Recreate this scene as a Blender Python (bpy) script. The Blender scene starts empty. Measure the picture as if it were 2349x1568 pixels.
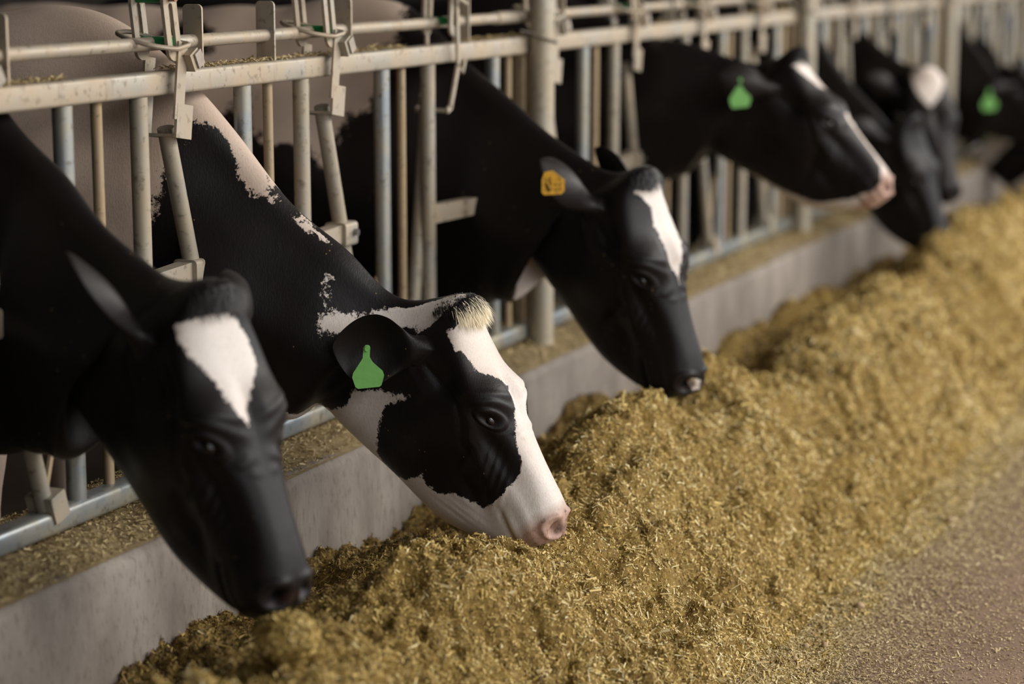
import bpy, math, random
import numpy as np
from mathutils import Vector, Matrix

# ------------------------------------------------------------------ camera, sky, lights
SC = bpy.context.scene
COL = SC.collection
PITCH = math.atan2(909.0, 4894.0)
YAW = math.radians(23.90)
cam_d = bpy.data.cameras.new('camera')
cam_d.sensor_width = 36.0
cam_d.lens = 75.0
cam_d.dof.use_dof = True
cam_d.dof.focus_distance = 4.86
cam_d.dof.aperture_fstop = 1.35
cam_d.clip_end = 200
cam = bpy.data.objects.new('camera', cam_d)
COL.objects.link(cam)
cam.location = (0.0, -2.6203, 1.6469)
XC = Vector((0.40480297, -0.91440393, 0.0))
UPC = Vector((0.16699156, 0.0739265, 0.98318294))
ZC = Vector((-0.89902635, -0.39799538, 0.18262341))
cam.rotation_euler = Matrix((XC, UPC, ZC)).transposed().to_euler()
SC.camera = cam

SC.view_settings.view_transform = 'Standard'
SC.view_settings.look = 'None'
SC.view_settings.gamma = 1.0
SC.view_settings.use_curve_mapping = False
SC.view_settings.exposure = 0.0

wd = bpy.data.worlds.new('sky')
SC.world = wd
wd.use_nodes = True
bg = wd.node_tree.nodes['Background']
bg.inputs[0].default_value = (0.95, 0.97, 1.0, 1)
bg.inputs[1].default_value = 1.75


def area_light(name, loc, target, sx, sy, power, colour):
    ld = bpy.data.lights.new(name, 'AREA')
    ld.shape = 'RECTANGLE'
    ld.size = sx
    ld.size_y = sy
    ld.energy = power
    ld.color = colour
    o = bpy.data.objects.new(name, ld)
    COL.objects.link(o)
    o.location = loc
    o.rotation_euler = (Vector(target) - Vector(loc)).to_track_quat('-Z', 'Y').to_euler()
    return o


area_light('daylight_opening', (8.2, -5.6, 4.2), (5.8, -0.3, 0.5), 12.0, 2.6, 800, (1.0, 0.95, 0.88))

RAIL_P = 0.7125          # spacing of the headlocks
X0 = 3.639               # first headlock bar
ZB, ZT = 0.47, 1.35      # bottom and top rail heights
CURB_Z = 0.42
CURB_Y = -0.187
COWFLOOR = 0.04


# ------------------------------------------------------------------ object helpers
def tag(o, label=None, cat=None, group=None, kind=None):
    if label:
        o['label'] = label
    if cat:
        o['category'] = cat
    if group:
        o['group'] = group
    if kind:
        o['kind'] = kind
    return o


def empty(name, loc):
    o = bpy.data.objects.new(name, None)
    o.empty_display_size = 0.1
    COL.objects.link(o)
    o.location = loc
    return o


def link_mesh(name, me, mat, parent=None, smooth=True):
    o = bpy.data.objects.new(name, me)
    COL.objects.link(o)
    if mat:
        me.materials.append(mat)
    if smooth:
        me.polygons.foreach_set('use_smooth', [True] * len(me.polygons))
    if parent:
        o.parent = parent
        pl = parent
        inv = Matrix.Identity(4)
        chain = []
        while pl:
            chain.append(pl)
            pl = pl.parent
        t = Vector((0, 0, 0))
        for c in chain:
            t += Vector(c.location)
        o.location = -t
    return o


class MB:
    def __init__(s):
        s.v = []
        s.f = []

    def add(s, vs, fs):
        n = len(s.v)
        s.v += [tuple(v) for v in vs]
        s.f += [tuple(i + n for i in f) for f in fs]
        return s

    def box(s, c, size, rot=None, bev=0.0):
        c = Vector(c)
        hx, hy, hz = size[0] / 2, size[1] / 2, size[2] / 2
        b = min(bev, hx * .9, hy * .9, hz * .9)
        if b <= 0:
            vs = [Vector((x * hx, y * hy, z * hz)) for x in (-1, 1) for y in (-1, 1) for z in (-1, 1)]
            fs = [(0, 1, 3, 2), (4, 6, 7, 5), (0, 4, 5, 1), (2, 3, 7, 6), (0, 2, 6, 4), (1, 5, 7, 3)]
        else:
            # rounded box along its longest axis: chamfered section swept
            ax = max(range(3), key=lambda i: size[i])
            h = [hx, hy, hz]
            a, d = [i for i in range(3) if i != ax]
            sec = []
            for (sa, sd) in ((1, 1), (-1, 1), (-1, -1), (1, -1)):
                ca, cd = sa * (h[a] - b), sd * (h[d] - b)
                a0 = math.atan2(sd, sa) - math.pi / 4
                for q in range(4):
                    t = a0 + q * math.pi / 6
                    sec.append((ca + b * math.cos(t), cd + b * math.sin(t)))
            vs = []
            for e, k in ((-1, 1), (1, 1)):
                for (p, q) in sec:
                    v = [0, 0, 0]
                    v[ax] = e * h[ax]
                    v[a] = p
                    v[d] = q
                    vs.append(Vector(v))
            n = len(sec)
            fs = [(i, (i + 1) % n, n + (i + 1) % n, n + i) for i in range(n)]
            fs += [tuple(range(n))[::-1], tuple(range(n, 2 * n))]
        if rot is not None:
            vs = [rot @ v for v in vs]
        return s.add([v + c for v in vs], fs)

    def tube(s, pts, r, n=14, closed=False, cap=True):
        pts = [Vector(p) for p in pts]
        m = len(pts)
        rs = r if isinstance(r, (list, tuple)) else [r] * m
        vs = []
        prev = None
        for i, p in enumerate(pts):
            if closed:
                d = (pts[(i + 1) % m] - pts[i - 1]).normalized()
            else:
                d = (pts[min(i + 1, m - 1)] - pts[max(i - 1, 0)]).normalized()
            if prev is None:
                a = d.orthogonal().normalized()
            else:
                a = (prev - d * prev.dot(d)).normalized()
            prev = a
            b = d.cross(a)
            for k in range(n):
                t = 2 * math.pi * k / n
                vs.append(p + (a * math.cos(t) + b * math.sin(t)) * rs[i])
        fs = []
        rng = m if closed else m - 1
        for i in range(rng):
            i2 = (i + 1) % m
            for k in range(n):
                k2 = (k + 1) % n
                fs.append((i * n + k, i * n + k2, i2 * n + k2, i2 * n + k))
        if cap and not closed:
            fs.append(tuple(range(n))[::-1])
            fs.append(tuple(range((m - 1) * n, m * n)))
        return s.add(vs, fs)

    def prism(s, poly, o, ax, ay, az, th):
        """polygon poly in the (ax, ay) plane at o, thickness th along az"""
        o, ax, ay, az = Vector(o), Vector(ax), Vector(ay), Vector(az)
        n = len(poly)
        vs = [o + ax * p[0] + ay * p[1] - az * th / 2 for p in poly] + [o + ax * p[0] + ay * p[1] + az * th / 2 for p in poly]
        fs = [(i, (i + 1) % n, n + (i + 1) % n, n + i) for i in range(n)]
        fs += [tuple(range(n))[::-1], tuple(range(n, 2 * n))]
        return s.add(vs, fs)

    def plate_slot(s, L, W, sl, sw, o, ax, ay, az, th, n=8):
        """stadium plate (length L along ay, width W along ax) with a stadium slot sl x sw"""
        o, ax, ay, az = Vector(o), Vector(ax), Vector(ay), Vector(az)

        def stad(l, w):
            r = w / 2
            out = []
            for q in range(n + 1):
                t = math.pi * q / n
                out.append((r * math.cos(t), l / 2 - r + r * math.sin(t)))
            for q in range(n + 1):
                t = math.pi + math.pi * q / n
                out.append((r * math.cos(t), -l / 2 + r + r * math.sin(t)))
            return out
        A, B = stad(L, W), stad(sl, sw)
        m = len(A)
        vs = []
        for z in (-th / 2, th / 2):
            for P in (A, B):
                vs += [o + ax * p[0] + ay * p[1] + az * z for p in P]
        fs = []
        for i in range(m):
            j = (i + 1) % m
            fs += [(i, j, m + j, m + i), (2 * m + j, 2 * m + i, 3 * m + i, 3 * m + j),
                   (j, i, 2 * m + i, 2 * m + j), (m + i, m + j, 3 * m + j, 3 * m + i)]
        return s.add(vs, fs)

    def build(s, name, mat, parent=None, smooth=True, sharp=35):
        me = bpy.data.meshes.new(name)
        me.from_pydata([tuple(v) for v in s.v], [], s.f)
        me.validate()
        o = link_mesh(name, me, mat, parent, smooth)
        if smooth:
            try:
                me.set_sharp_from_angle(angle=math.radians(sharp))
            except Exception:
                pass
        return o


def catmull(P, m):
    """P (n, ...) control points -> m samples per span (endpoints included) and their parameter"""
    P = np.asarray(P, float)
    n = len(P)
    ms = m if isinstance(m, (list, tuple)) else [m] * (n - 1)
    flat = P.reshape(n, -1)
    d = np.linalg.norm(np.diff(flat, axis=0), axis=1) ** 0.7 + 1e-9
    T = np.zeros_like(P)
    for i in range(n):
        if i == 0:
            T[i] = (P[1] - P[0]) / d[0]
        elif i == n - 1:
            T[i] = (P[-1] - P[-2]) / d[-1]
        else:
            a, b = d[i - 1], d[i]
            T[i] = ((P[i] - P[i - 1]) / a * b + (P[i + 1] - P[i]) / b * a) / (a + b)
    out = []
    par = []
    for i in range(n - 1):
        mm = ms[i]
        for q in range(mm):
            t = q / mm
            h00 = 2 * t**3 - 3 * t**2 + 1
            h10 = t**3 - 2 * t**2 + t
            h01 = -2 * t**3 + 3 * t**2
            h11 = t**3 - t**2
            out.append(h00 * P[i] + h10 * d[i] * T[i] + h01 * P[i + 1] + h11 * d[i] * T[i + 1])
            par.append(i + t)
    out.append(P[-1])
    par.append(n - 1.0)
    return np.array(out), np.array(par)


def np_mesh(name, V, F, attrs=None, colattr=None):
    """V (n,3), F (m,3|4) numpy arrays"""
    me = bpy.data.meshes.new(name)
    k = F.shape[1]
    me.vertices.add(len(V))
    me.vertices.foreach_set('co', np.asarray(V, np.float32).ravel())
    me.loops.add(F.size)
    me.loops.foreach_set('vertex_index', np.asarray(F, np.int32).ravel())
    me.polygons.add(len(F))
    me.polygons.foreach_set('loop_start', np.arange(0, F.size, k, dtype=np.int32))
    me.polygons.foreach_set('loop_total', np.full(len(F), k, np.int32))
    me.update(calc_edges=True)
    me.validate()
    for nm, a in (attrs or {}).items():
        at = me.attributes.new(nm, 'FLOAT', 'POINT')
        at.data.foreach_set('value', np.asarray(a, np.float32))
    return me


# ------------------------------------------------------------------ materials
def new_mat(name):
    m = bpy.data.materials.new(name)
    m.use_nodes = True
    nt = m.node_tree
    b = nt.nodes['Principled BSDF']
    return m, nt, b


def nd(nt, t, **kw):
    n = nt.nodes.new(t)
    for k, v in kw.items():
        if hasattr(n, k):
            setattr(n, k, v)
        else:
            n.inputs[k.replace('_', ' ')].default_value = v
    return n


def noise(nt, scale, detail=4.0, rough=0.6, vec=None, dim=None):
    n = nt.nodes.new('ShaderNodeTexNoise')
    n.inputs['Scale'].default_value = scale
    n.inputs['Detail'].default_value = detail
    n.inputs['Roughness'].default_value = rough
    if vec:
        nt.links.new(vec, n.inputs['Vector'])
    return n


def ramp(nt, fac, stops, mode='LINEAR'):
    r = nt.nodes.new('ShaderNodeValToRGB')
    r.color_ramp.interpolation = mode
    while len(r.color_ramp.elements) < len(stops):
        r.color_ramp.elements.new(0.5)
    for e, (p, c) in zip(r.color_ramp.elements, stops):
        e.position = p
        e.color = (*c, 1) if len(c) == 3 else c
    nt.links.new(fac, r.inputs[0])
    return r


def mix(nt, fac, a, b, blend='MIX'):
    m = nt.nodes.new('ShaderNodeMix')
    m.data_type = 'RGBA'
    m.blend_type = blend
    for i, v in ((0, fac), (6, a), (7, b)):
        if isinstance(v, bpy.types.NodeSocket):
            nt.links.new(v, m.inputs[i])
        else:
            m.inputs[i].default_value = v if i == 0 else (*v, 1)
    return m.outputs[2]


def bump(nt, b, height, strength, dist):
    bp = nt.nodes.new('ShaderNodeBump')
    bp.inputs['Strength'].default_value = strength
    bp.inputs['Distance'].default_value = dist
    nt.links.new(height, bp.inputs['Height'])
    nt.links.new(bp.outputs[0], b.inputs['Normal'])
    return bp


def obj_vec(nt, scale=(1, 1, 1)):
    tc = nt.nodes.new('ShaderNodeTexCoord')
    mp = nt.nodes.new('ShaderNodeMapping')
    mp.inputs['Scale'].default_value = scale
    nt.links.new(tc.outputs['Object'], mp.inputs['Vector'])
    return mp.outputs[0]


def metal_mat(name, base, tan, worn=0.5, rough=0.45, metallic=0.35):
    """galvanised steel under a skin of dried feed dust"""
    m, nt, b = new_mat(name)
    v = obj_vec(nt)
    n1 = noise(nt, 7, 5, 0.65, v)
    n2 = noise(nt, 45, 4, 0.6, v)
    n3 = noise(nt, 3.0, 4, 0.6, obj_vec(nt, (3, 3, 0.8)))
    c = ramp(nt, n1.outputs[0], [(0.33, base), (0.62, tan)])
    c2 = mix(nt, ramp(nt, n2.outputs[0], [(0.56, (0, 0, 0)), (0.72, (1, 1, 1))]).outputs[0], c.outputs[0],
             tuple(x * 0.45 for x in tan))
    c3 = mix(nt, ramp(nt, n3.outputs[0], [(0.60, (0, 0, 0)), (0.72, (worn, worn, worn))]).outputs[0], c2, (0.16, 0.085, 0.035))
    nt.links.new(c3, b.inputs['Base Color'])
    b.inputs['Metallic'].default_value = metallic
    r = ramp(nt, n1.outputs[0], [(0.3, (rough,) * 3), (0.65, (min(1, rough + 0.25),) * 3)])
    nt.links.new(r.outputs[0], b.inputs['Roughness'])
    bump(nt, b, n2.outputs[0], 0.25, 0.002)
    return m


M = {}
M['dusty'] = metal_mat('dusty_steel', (0.35, 0.325, 0.275), (0.42, 0.34, 0.245), 0.45)
M['bar'] = metal_mat('bar_steel', (0.31, 0.30, 0.265), (0.38, 0.32, 0.23), 0.45)
M['galv'] = metal_mat('galvanised_steel', (0.27, 0.31, 0.35), (0.36, 0.33, 0.25), 0.5, 0.3, 0.6)
M['post'] = metal_mat('post_steel', (0.38, 0.355, 0.29), (0.41, 0.35, 0.26), 0.25)
M['brown_bar'] = metal_mat('rusty_bar', (0.32, 0.25, 0.16), (0.34, 0.25, 0.14), 0.5)


def plain(name, c, rough=0.5, metallic=0.0, nz=0.0, sc=30):
    m, nt, b = new_mat(name)
    if nz:
        n = noise(nt, sc, 4, 0.6, obj_vec(nt))
        r = ramp(nt, n.outputs[0], [(0.3, tuple(x * (1 - nz) for x in c)), (0.7, tuple(min(1, x * (1 + nz)) for x in c))])
        nt.links.new(r.outputs[0], b.inputs['Base Color'])
    else:
        b.inputs['Base Color'].default_value = (*c, 1)
    b.inputs['Roughness'].default_value = rough
    b.inputs['Metallic'].default_value = metallic
    return m


M['green'] = plain('green_plastic', (0.0, 0.19, 0.05), 0.45, 0, 0.3)
M['bolt'] = plain('bolt_steel', (0.30, 0.29, 0.28), 0.35, 0.8, 0.2)
M['pin'] = plain('rusty_pin', (0.25, 0.12, 0.06), 0.7, 0, 0.3)
M['tag_green'] = plain('green_tag', (0.17, 0.44, 0.11), 0.45, 0, 0.12, 60)
M['tag_yellow'] = plain('yellow_tag', (0.62, 0.33, 0.02), 0.5, 0, 0.25, 90)
M['tag_ink'] = plain('tag_ink', (0.16, 0.09, 0.02), 0.6)
M['tag_pale'] = plain('pale_sticker', (0.34, 0.29, 0.24), 0.6, 0, 0.2)
M['eye'] = plain('dark_eye', (0.012, 0.007, 0.005), 0.07)
M['wire'] = plain('wire', (0.13, 0.11, 0.09), 0.5, 0.5)
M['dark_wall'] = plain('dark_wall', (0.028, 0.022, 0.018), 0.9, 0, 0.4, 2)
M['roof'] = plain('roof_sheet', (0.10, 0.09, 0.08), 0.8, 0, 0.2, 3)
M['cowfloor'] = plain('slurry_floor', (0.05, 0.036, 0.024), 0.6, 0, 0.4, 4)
M['ball'] = plain('caked_feed', (0.42, 0.30, 0.17), 0.9, 0, 0.3, 120)
M['hair_black'] = plain('black_hair', (0.012, 0.010, 0.010), 0.5)
M['hair_pale'] = plain('pale_hair', (0.80, 0.70, 0.50), 0.55, 0, 0.2, 40)


def coat_mat(name='cow_coat', white=(0.70, 0.645, 0.60), warm=(0.62, 0.51, 0.43), amp=0.012, dirt=0.3):
    m, nt, b = new_mat(name)
    at = nt.nodes.new('ShaderNodeAttribute')
    at.attribute_name = 'coat'
    sk = nt.nodes.new('ShaderNodeAttribute')
    sk.attribute_name = 'skin'
    v = obj_vec(nt)
    n1 = noise(nt, 42, 3, 0.7, v)
    n2 = noise(nt, 150, 3, 0.7, v)

    def mth(op, a, c):
        q = nt.nodes.new('ShaderNodeMath')
        q.operation = op
        for i, z in ((0, a), (1, c)):
            if isinstance(z, bpy.types.NodeSocket):
                nt.links.new(z, q.inputs[i])
            else:
                q.inputs[i].default_value = z
        return q.outputs[0]
    e = mth('ADD', mth('MULTIPLY', mth('SUBTRACT', n1.outputs[0], 0.5), amp * 2.2), mth('MULTIPLY', mth('SUBTRACT', n2.outputs[0], 0.5), amp * 1.5))
    sd = mth('ADD', at.outputs['Fac'], e)
    mask = mth('ADD', mth('MULTIPLY', sd, 1 / 0.0035), 0.5)
    cl = nt.nodes.new('ShaderNodeClamp')
    nt.links.new(mask, cl.inputs[0])
    # coat colours
    big = noise(nt, 3.2, 4, 0.6, v)
    fine = noise(nt, 260, 2, 0.7, obj_vec(nt, (1, 1, 0.35)))
    cr = nt.nodes.new('ShaderNodeAttribute')
    cr.attribute_name = 'cream'
    wcol = ramp(nt, big.outputs[0], [(0.35, white), (0.72, warm)])
    wcr = ramp(nt, big.outputs[0], [(0.35, (0.60, 0.475, 0.39)), (0.72, (0.50, 0.375, 0.285))])
    wmix = mix(nt, cr.outputs['Fac'], wcol.outputs[0], wcr.outputs[0])
    wcol = mix(nt, ramp(nt, fine.outputs[0], [(0.45, (0, 0, 0)), (0.8, (0.35, 0.35, 0.35))]).outputs[0], wmix, tuple(x * 0.55 for x in warm))
    bcol = ramp(nt, big.outputs[0], [(0.3, (0.0055, 0.0042, 0.0045)), (0.75, (0.011, 0.008, 0.0072))])
    bcol = mix(nt, ramp(nt, fine.outputs[0], [(0.5, (0, 0, 0)), (0.85, (0.4, 0.4, 0.4))]).outputs[0], bcol.outputs[0], (0.017, 0.0125, 0.012))
    col = mix(nt, cl.outputs[0], bcol, wcol)
    # bare pink skin
    pk = noise(nt, 70, 3, 0.6, v)
    pcol = ramp(nt, pk.outputs[0], [(0.35, (0.46, 0.31, 0.25)), (0.58, (0.37, 0.235, 0.185)), (0.72, (0.10, 0.065, 0.055))])
    skm = mth('MULTIPLY', sk.outputs['Fac'], cl.outputs[0])
    col = mix(nt, skm, col, pcol.outputs[0])
    ns = nt.nodes.new('ShaderNodeAttribute')
    ns.attribute_name = 'nostril'
    col = mix(nt, ns.outputs['Fac'], col, (0.05, 0.022, 0.018))
    # specks of feed dust
    sp = nt.nodes.new('ShaderNodeTexVoronoi')
    sp.inputs['Scale'].default_value = 55
    nt.links.new(v, sp.inputs['Vector'])
    spm = mth('LESS_THAN', sp.outputs['Distance'], 0.10)
    sel = noise(nt, 14, 2, 0.5, v)
    spm = mth('MULTIPLY', spm, mth('GREATER_THAN', sel.outputs[0], 0.60))
    spm = mth('MULTIPLY', spm, 0.5 * dirt / 0.3)
    col = mix(nt, spm, col, (0.36, 0.24, 0.09))
    nt.links.new(col, b.inputs['Base Color'])
    b.inputs['Roughness'].default_value = 0.45
    b.inputs['Specular IOR Level'].default_value = 0.19
    b.inputs['Sheen Weight'].default_value = 0.02
    b.inputs['Sheen Roughness'].default_value = 0.4
    bh = mix(nt, 0.5, fine.outputs[0], noise(nt, 60, 3, 0.6, v).outputs[0])
    bump(nt, b, bh, 0.35, 0.003)
    return m


M['coat'] = coat_mat()
M['coat_dirty'] = coat_mat('cow_coat_cream', (0.52, 0.39, 0.31), (0.44, 0.31, 0.23))


# concrete floor and curb
def concrete(name, cs, sc=6, vert=False, rough=0.85, stain=(0.2, 0.14, 0.1), bumps=0.4):
    m, nt, b = new_mat(name)
    v = obj_vec(nt, (1, 1, 0.35) if vert else (1, 1, 1))
    n1 = noise(nt, sc, 6, 0.65, v)
    n2 = noise(nt, sc * 12, 4, 0.7, v)
    n3 = noise(nt, sc * 0.3, 3, 0.5, v)
    c = ramp(nt, n1.outputs[0], [(0.28, cs[0]), (0.5, cs[1]), (0.75, cs[2])])
    c2 = mix(nt, ramp(nt, n2.outputs[0], [(0.52, (0, 0, 0)), (0.68, (0.6, 0.6, 0.6))]).outputs[0], c.outputs[0], stain)
    c3 = mix(nt, ramp(nt, n3.outputs[0], [(0.4, (0, 0, 0)), (0.7, (0.4, 0.4, 0.4))]).outputs[0], c2, cs[0])
    nt.links.new(c3, b.inputs['Base Color'])
    b.inputs['Roughness'].default_value = rough
    bump(nt, b, n2.outputs[0], bumps, 0.004)
    return m


M['floor'] = concrete('alley_concrete', [(0.17, 0.105, 0.065), (0.24, 0.155, 0.10), (0.30, 0.20, 0.135)], 5, stain=(0.12, 0.065, 0.04))
M['curb'] = concrete('curb_concrete', [(0.14, 0.115, 0.095), (0.235, 0.20, 0.17), (0.33, 0.29, 0.245)], 7, True, stain=(0.11, 0.075, 0.05))


def feed_base_mat():
    m, nt, b = new_mat('feed_ration')
    v = obj_vec(nt)
    n1 = noise(nt, 90, 5, 0.75, v)
    n2 = noise(nt, 9, 3, 0.6, v)
    c = ramp(nt, n1.outputs[0], [(0.3, (0.10, 0.052, 0.012)), (0.5, (0.30, 0.19, 0.042)), (0.72, (0.54, 0.38, 0.11))])
    c2 = mix(nt, ramp(nt, n2.outputs[0], [(0.4, (0, 0, 0)), (0.7, (0.4, 0.4, 0.4))]).outputs[0], c.outputs[0], (0.2, 0.105, 0.025))
    nt.links.new(c2, b.inputs['Base Color'])
    b.inputs['Roughness'].default_value = 0.9
    bump(nt, b, n1.outputs[0], 1.0, 0.01)
    return m


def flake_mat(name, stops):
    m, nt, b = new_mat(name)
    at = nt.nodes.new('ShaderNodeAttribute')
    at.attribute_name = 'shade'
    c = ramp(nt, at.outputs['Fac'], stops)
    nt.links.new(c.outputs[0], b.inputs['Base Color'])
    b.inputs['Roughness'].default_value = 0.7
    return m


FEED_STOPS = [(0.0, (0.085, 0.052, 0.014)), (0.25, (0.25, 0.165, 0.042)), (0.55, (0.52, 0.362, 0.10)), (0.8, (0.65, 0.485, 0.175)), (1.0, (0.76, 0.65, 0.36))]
M['feed'] = feed_base_mat()
M['spill'] = concrete('spilled_feed', [(0.20, 0.135, 0.06), (0.36, 0.265, 0.13), (0.50, 0.39, 0.21)], 40, stain=(0.12, 0.075, 0.03), bumps=0.8)
M['flake'] = flake_mat('feed_flakes', FEED_STOPS)
M['flake_pale'] = flake_mat('dry_flakes', [(0.0, (0.20, 0.135, 0.05)), (0.4, (0.44, 0.33, 0.15)), (1.0, (0.68, 0.56, 0.32))])

# ------------------------------------------------------------------ the setting
fl = MB().box((15, -6, -0.05), (50, 11.9, 0.1)).build('floor', M['floor'], smooth=False)
tag(fl, kind='structure')
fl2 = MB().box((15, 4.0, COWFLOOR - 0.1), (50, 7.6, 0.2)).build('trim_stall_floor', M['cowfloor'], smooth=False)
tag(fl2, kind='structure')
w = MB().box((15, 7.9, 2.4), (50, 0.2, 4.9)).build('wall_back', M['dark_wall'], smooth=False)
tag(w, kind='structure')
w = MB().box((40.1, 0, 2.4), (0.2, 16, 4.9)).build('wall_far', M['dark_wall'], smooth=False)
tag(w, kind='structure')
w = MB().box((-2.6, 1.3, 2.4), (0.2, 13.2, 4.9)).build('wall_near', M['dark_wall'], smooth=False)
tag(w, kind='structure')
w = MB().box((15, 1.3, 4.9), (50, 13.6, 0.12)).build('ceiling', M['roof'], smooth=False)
tag(w, kind='structure')

# curb with a worn, rounded front lip
cb = MB()
sec = [(0.20, -0.05), (0.20, CURB_Z - 0.01), (0.19, CURB_Z)]
for q in range(7):
    t = q / 6 * math.pi / 2
    sec.append((CURB_Y + 0.03 - 0.03 * math.sin(t), CURB_Z - 0.03 + 0.03 * math.cos(t)))
sec += [(CURB_Y - 0.004, 0.2), (CURB_Y - 0.01, -0.05)]
rn = random.Random(4)
xs = np.arange(-1, 36, 0.12)
ns = len(sec)
cv = []
for x in xs:
    wob = 0.0045 * math.sin(x * 3.1) + 0.004 * math.sin(x * 7.7 + 1)
    for (y, z) in sec:
        k = 1 if y < -0.1 else 0
        cv.append((x, y + wob * k, z + (0.4 * wob if z > 0.3 else 0)))
cf = [(i * ns + j, (i + 1) * ns + j, (i + 1) * ns + j + 1, i * ns + j + 1) for i in range(len(xs) - 1) for j in range(ns - 1)]
cb.add(cv, cf)
curb = cb.build('trim_curb', M['curb'])
tag(curb, kind='structure')


# ------------------------------------------------------------------ headlock barrier
def rounded_plate(wd_, h, n=6, r=0.012):
    p = [(-wd_ / 2, 0), (wd_ / 2, 0)]
    for q in range(n + 1):
        t = q / n * math.pi / 2
        p.append((wd_ / 2 - r + r * math.cos(t), h - r + r * math.sin(t)))
    for q in range(n + 1):
        t = math.pi / 2 + q / n * math.pi / 2
        p.append((-wd_ / 2 + r + r * math.cos(t), h - r + r * math.sin(t)))
    return p


ROD_Z = ZT + 0.085
ROD_Y = 0.012


def latch(x, panel, open_=False, lean=0.012):
    """release head straddling the top rail: two slotted plates, green rollers, wire bail, channel"""
    st = MB()
    zc = ZT + 0.125
    up = Vector((-0.16 if not open_ else 0.10, 0, 1)).normalized()
    ax = Vector((up.z, 0, -up.x))
    for sy in (-1, 1):
        st.plate_slot(0.155, 0.052, 0.10, 0.016, (x, sy * 0.041, zc), ax, up, (0, 1, 0), 0.008)
    # front strap down over the rail to the channel
    base = Vector((x + 0.012, -0.047, ZT + 0.065))
    if not open_:
        st.box((x + 0.022, -0.047, ZT + 0.005), (0.036, 0.006, 0.17), Matrix.Rotation(0.16, 3, 'Y'))
        st.box((x + 0.030, -0.047, ZT - 0.085), (0.062, 0.007, 0.075), Matrix.Rotation(0.16, 3, 'Y'))
        st.box((x + 0.030, 0.0, ZT - 0.118), (0.062, 0.094, 0.006), Matrix.Rotation(0.16, 3, 'Y'))
        st.box((x + 0.030, 0.045, ZT - 0.03), (0.04, 0.006, 0.17), Matrix.Rotation(0.16, 3, 'Y'))
        st.box((x + 0.055, -0.055, ZT + 0.05), (0.034, 0.028, 0.042), Matrix.Rotation(-0.5, 3, 'Y'), )
    else:
        for sy in (-1, 1):
            for (ax_, az_), (bx_, bz_) in (((0.004, 0.16), (0.012, -0.035)), ((0.012, -0.03), (-0.04, -0.15)), ((-0.038, -0.146), (-0.062, -0.155))):
                dv = Vector((bx_ - ax_, 0, bz_ - az_))
                st.box((x + (ax_ + bx_) / 2, sy * 0.048, ZT + (az_ + bz_) / 2), (0.016, 0.007, dv.length), Matrix.Rotation(math.atan2(dv.x, dv.z), 3, 'Y'))
        st.tube([(x - 0.055, -0.05, ZT - 0.155), (x - 0.055, 0.05, ZT - 0.155)], 0.006, 8)
        st.tube([(x + 0.012, -0.048, ZT - 0.036), (x + 0.04, -0.048, ZT - 0.055), (x + 0.055, -0.048, ZT - 0.02)], 0.006, 8)
    L = st.build('latch', M['dusty'], panel)
    # rollers between the plates
    for dz, r in ((0.062, 0.0125), (-0.035, 0.011)):
        p = Vector((x, 0, zc)) + up * dz
        r_ = MB().tube([p + Vector((0, -0.038, 0)), p + Vector((0, 0.038, 0))], r, 14).build('roller', M['green'], panel)
        reparent(r_, L)
    p = Vector((x, 0, zc)) + up * 0.062
    q = MB().tube([p + Vector((0, -0.062, 0)), p + Vector((0, -0.036, 0))], 0.009, 10).build('pin', M['pin'], panel)
    reparent(q, L)
    # wire bail looping round both plates
    zb = zc - 0.045
    if not open_:
        pts = [(x - 0.02, -0.068, zb - 0.004), (x + 0.03, -0.066, zb + 0.004), (x + 0.036, -0.04, zb + 0.008), (x + 0.03, 0.0, zb + 0.012),
               (x + 0.0, 0.06, zb + 0.03), (x - 0.05, 0.064, zb + 0.03), (x - 0.075, 0.03, zb + 0.022), (x - 0.07, -0.03, zb + 0.006)]
    else:
        pts = [(x - 0.02, -0.062, zc + 0.03), (x + 0.03, -0.066, zc + 0.012), (x + 0.04, -0.04, zc + 0.03), (x + 0.03, 0.0, zc + 0.05),
               (x + 0.0, 0.06, zc + 0.06), (x - 0.05, 0.064, zc + 0.05), (x - 0.06, 0.03, zc + 0.05), (x - 0.05, -0.03, zc + 0.04)]
    P, _ = catmull(np.array(pts + [pts[0]]), 4)
    bl = MB().tube([Vector(v) for v in P[:-1]], 0.0055, 8, closed=True).build('wire_bail', M['dusty'], panel)
    reparent(bl, L)
    if not open_:
        s_ = MB().box((x + 0.063, -0.072, ZT + 0.052), (0.026, 0.004, 0.036), Matrix.Rotation(-0.5, 3, 'Y')).build('sticker', M['tag_pale'], panel)
        reparent(s_, L)
    return L


def reparent(c, p):
    """make c a child of p, keeping c where it is (no rotations above it)"""
    t = Vector((0, 0, 0))
    q = c
    while q:
        t += Vector(q.location)
        q = q.parent
    s = Vector((0, 0, 0))
    q = p
    while q:
        s += Vector(q.location)
        q = q.parent
    c.parent = p
    c.location = t - s


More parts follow.
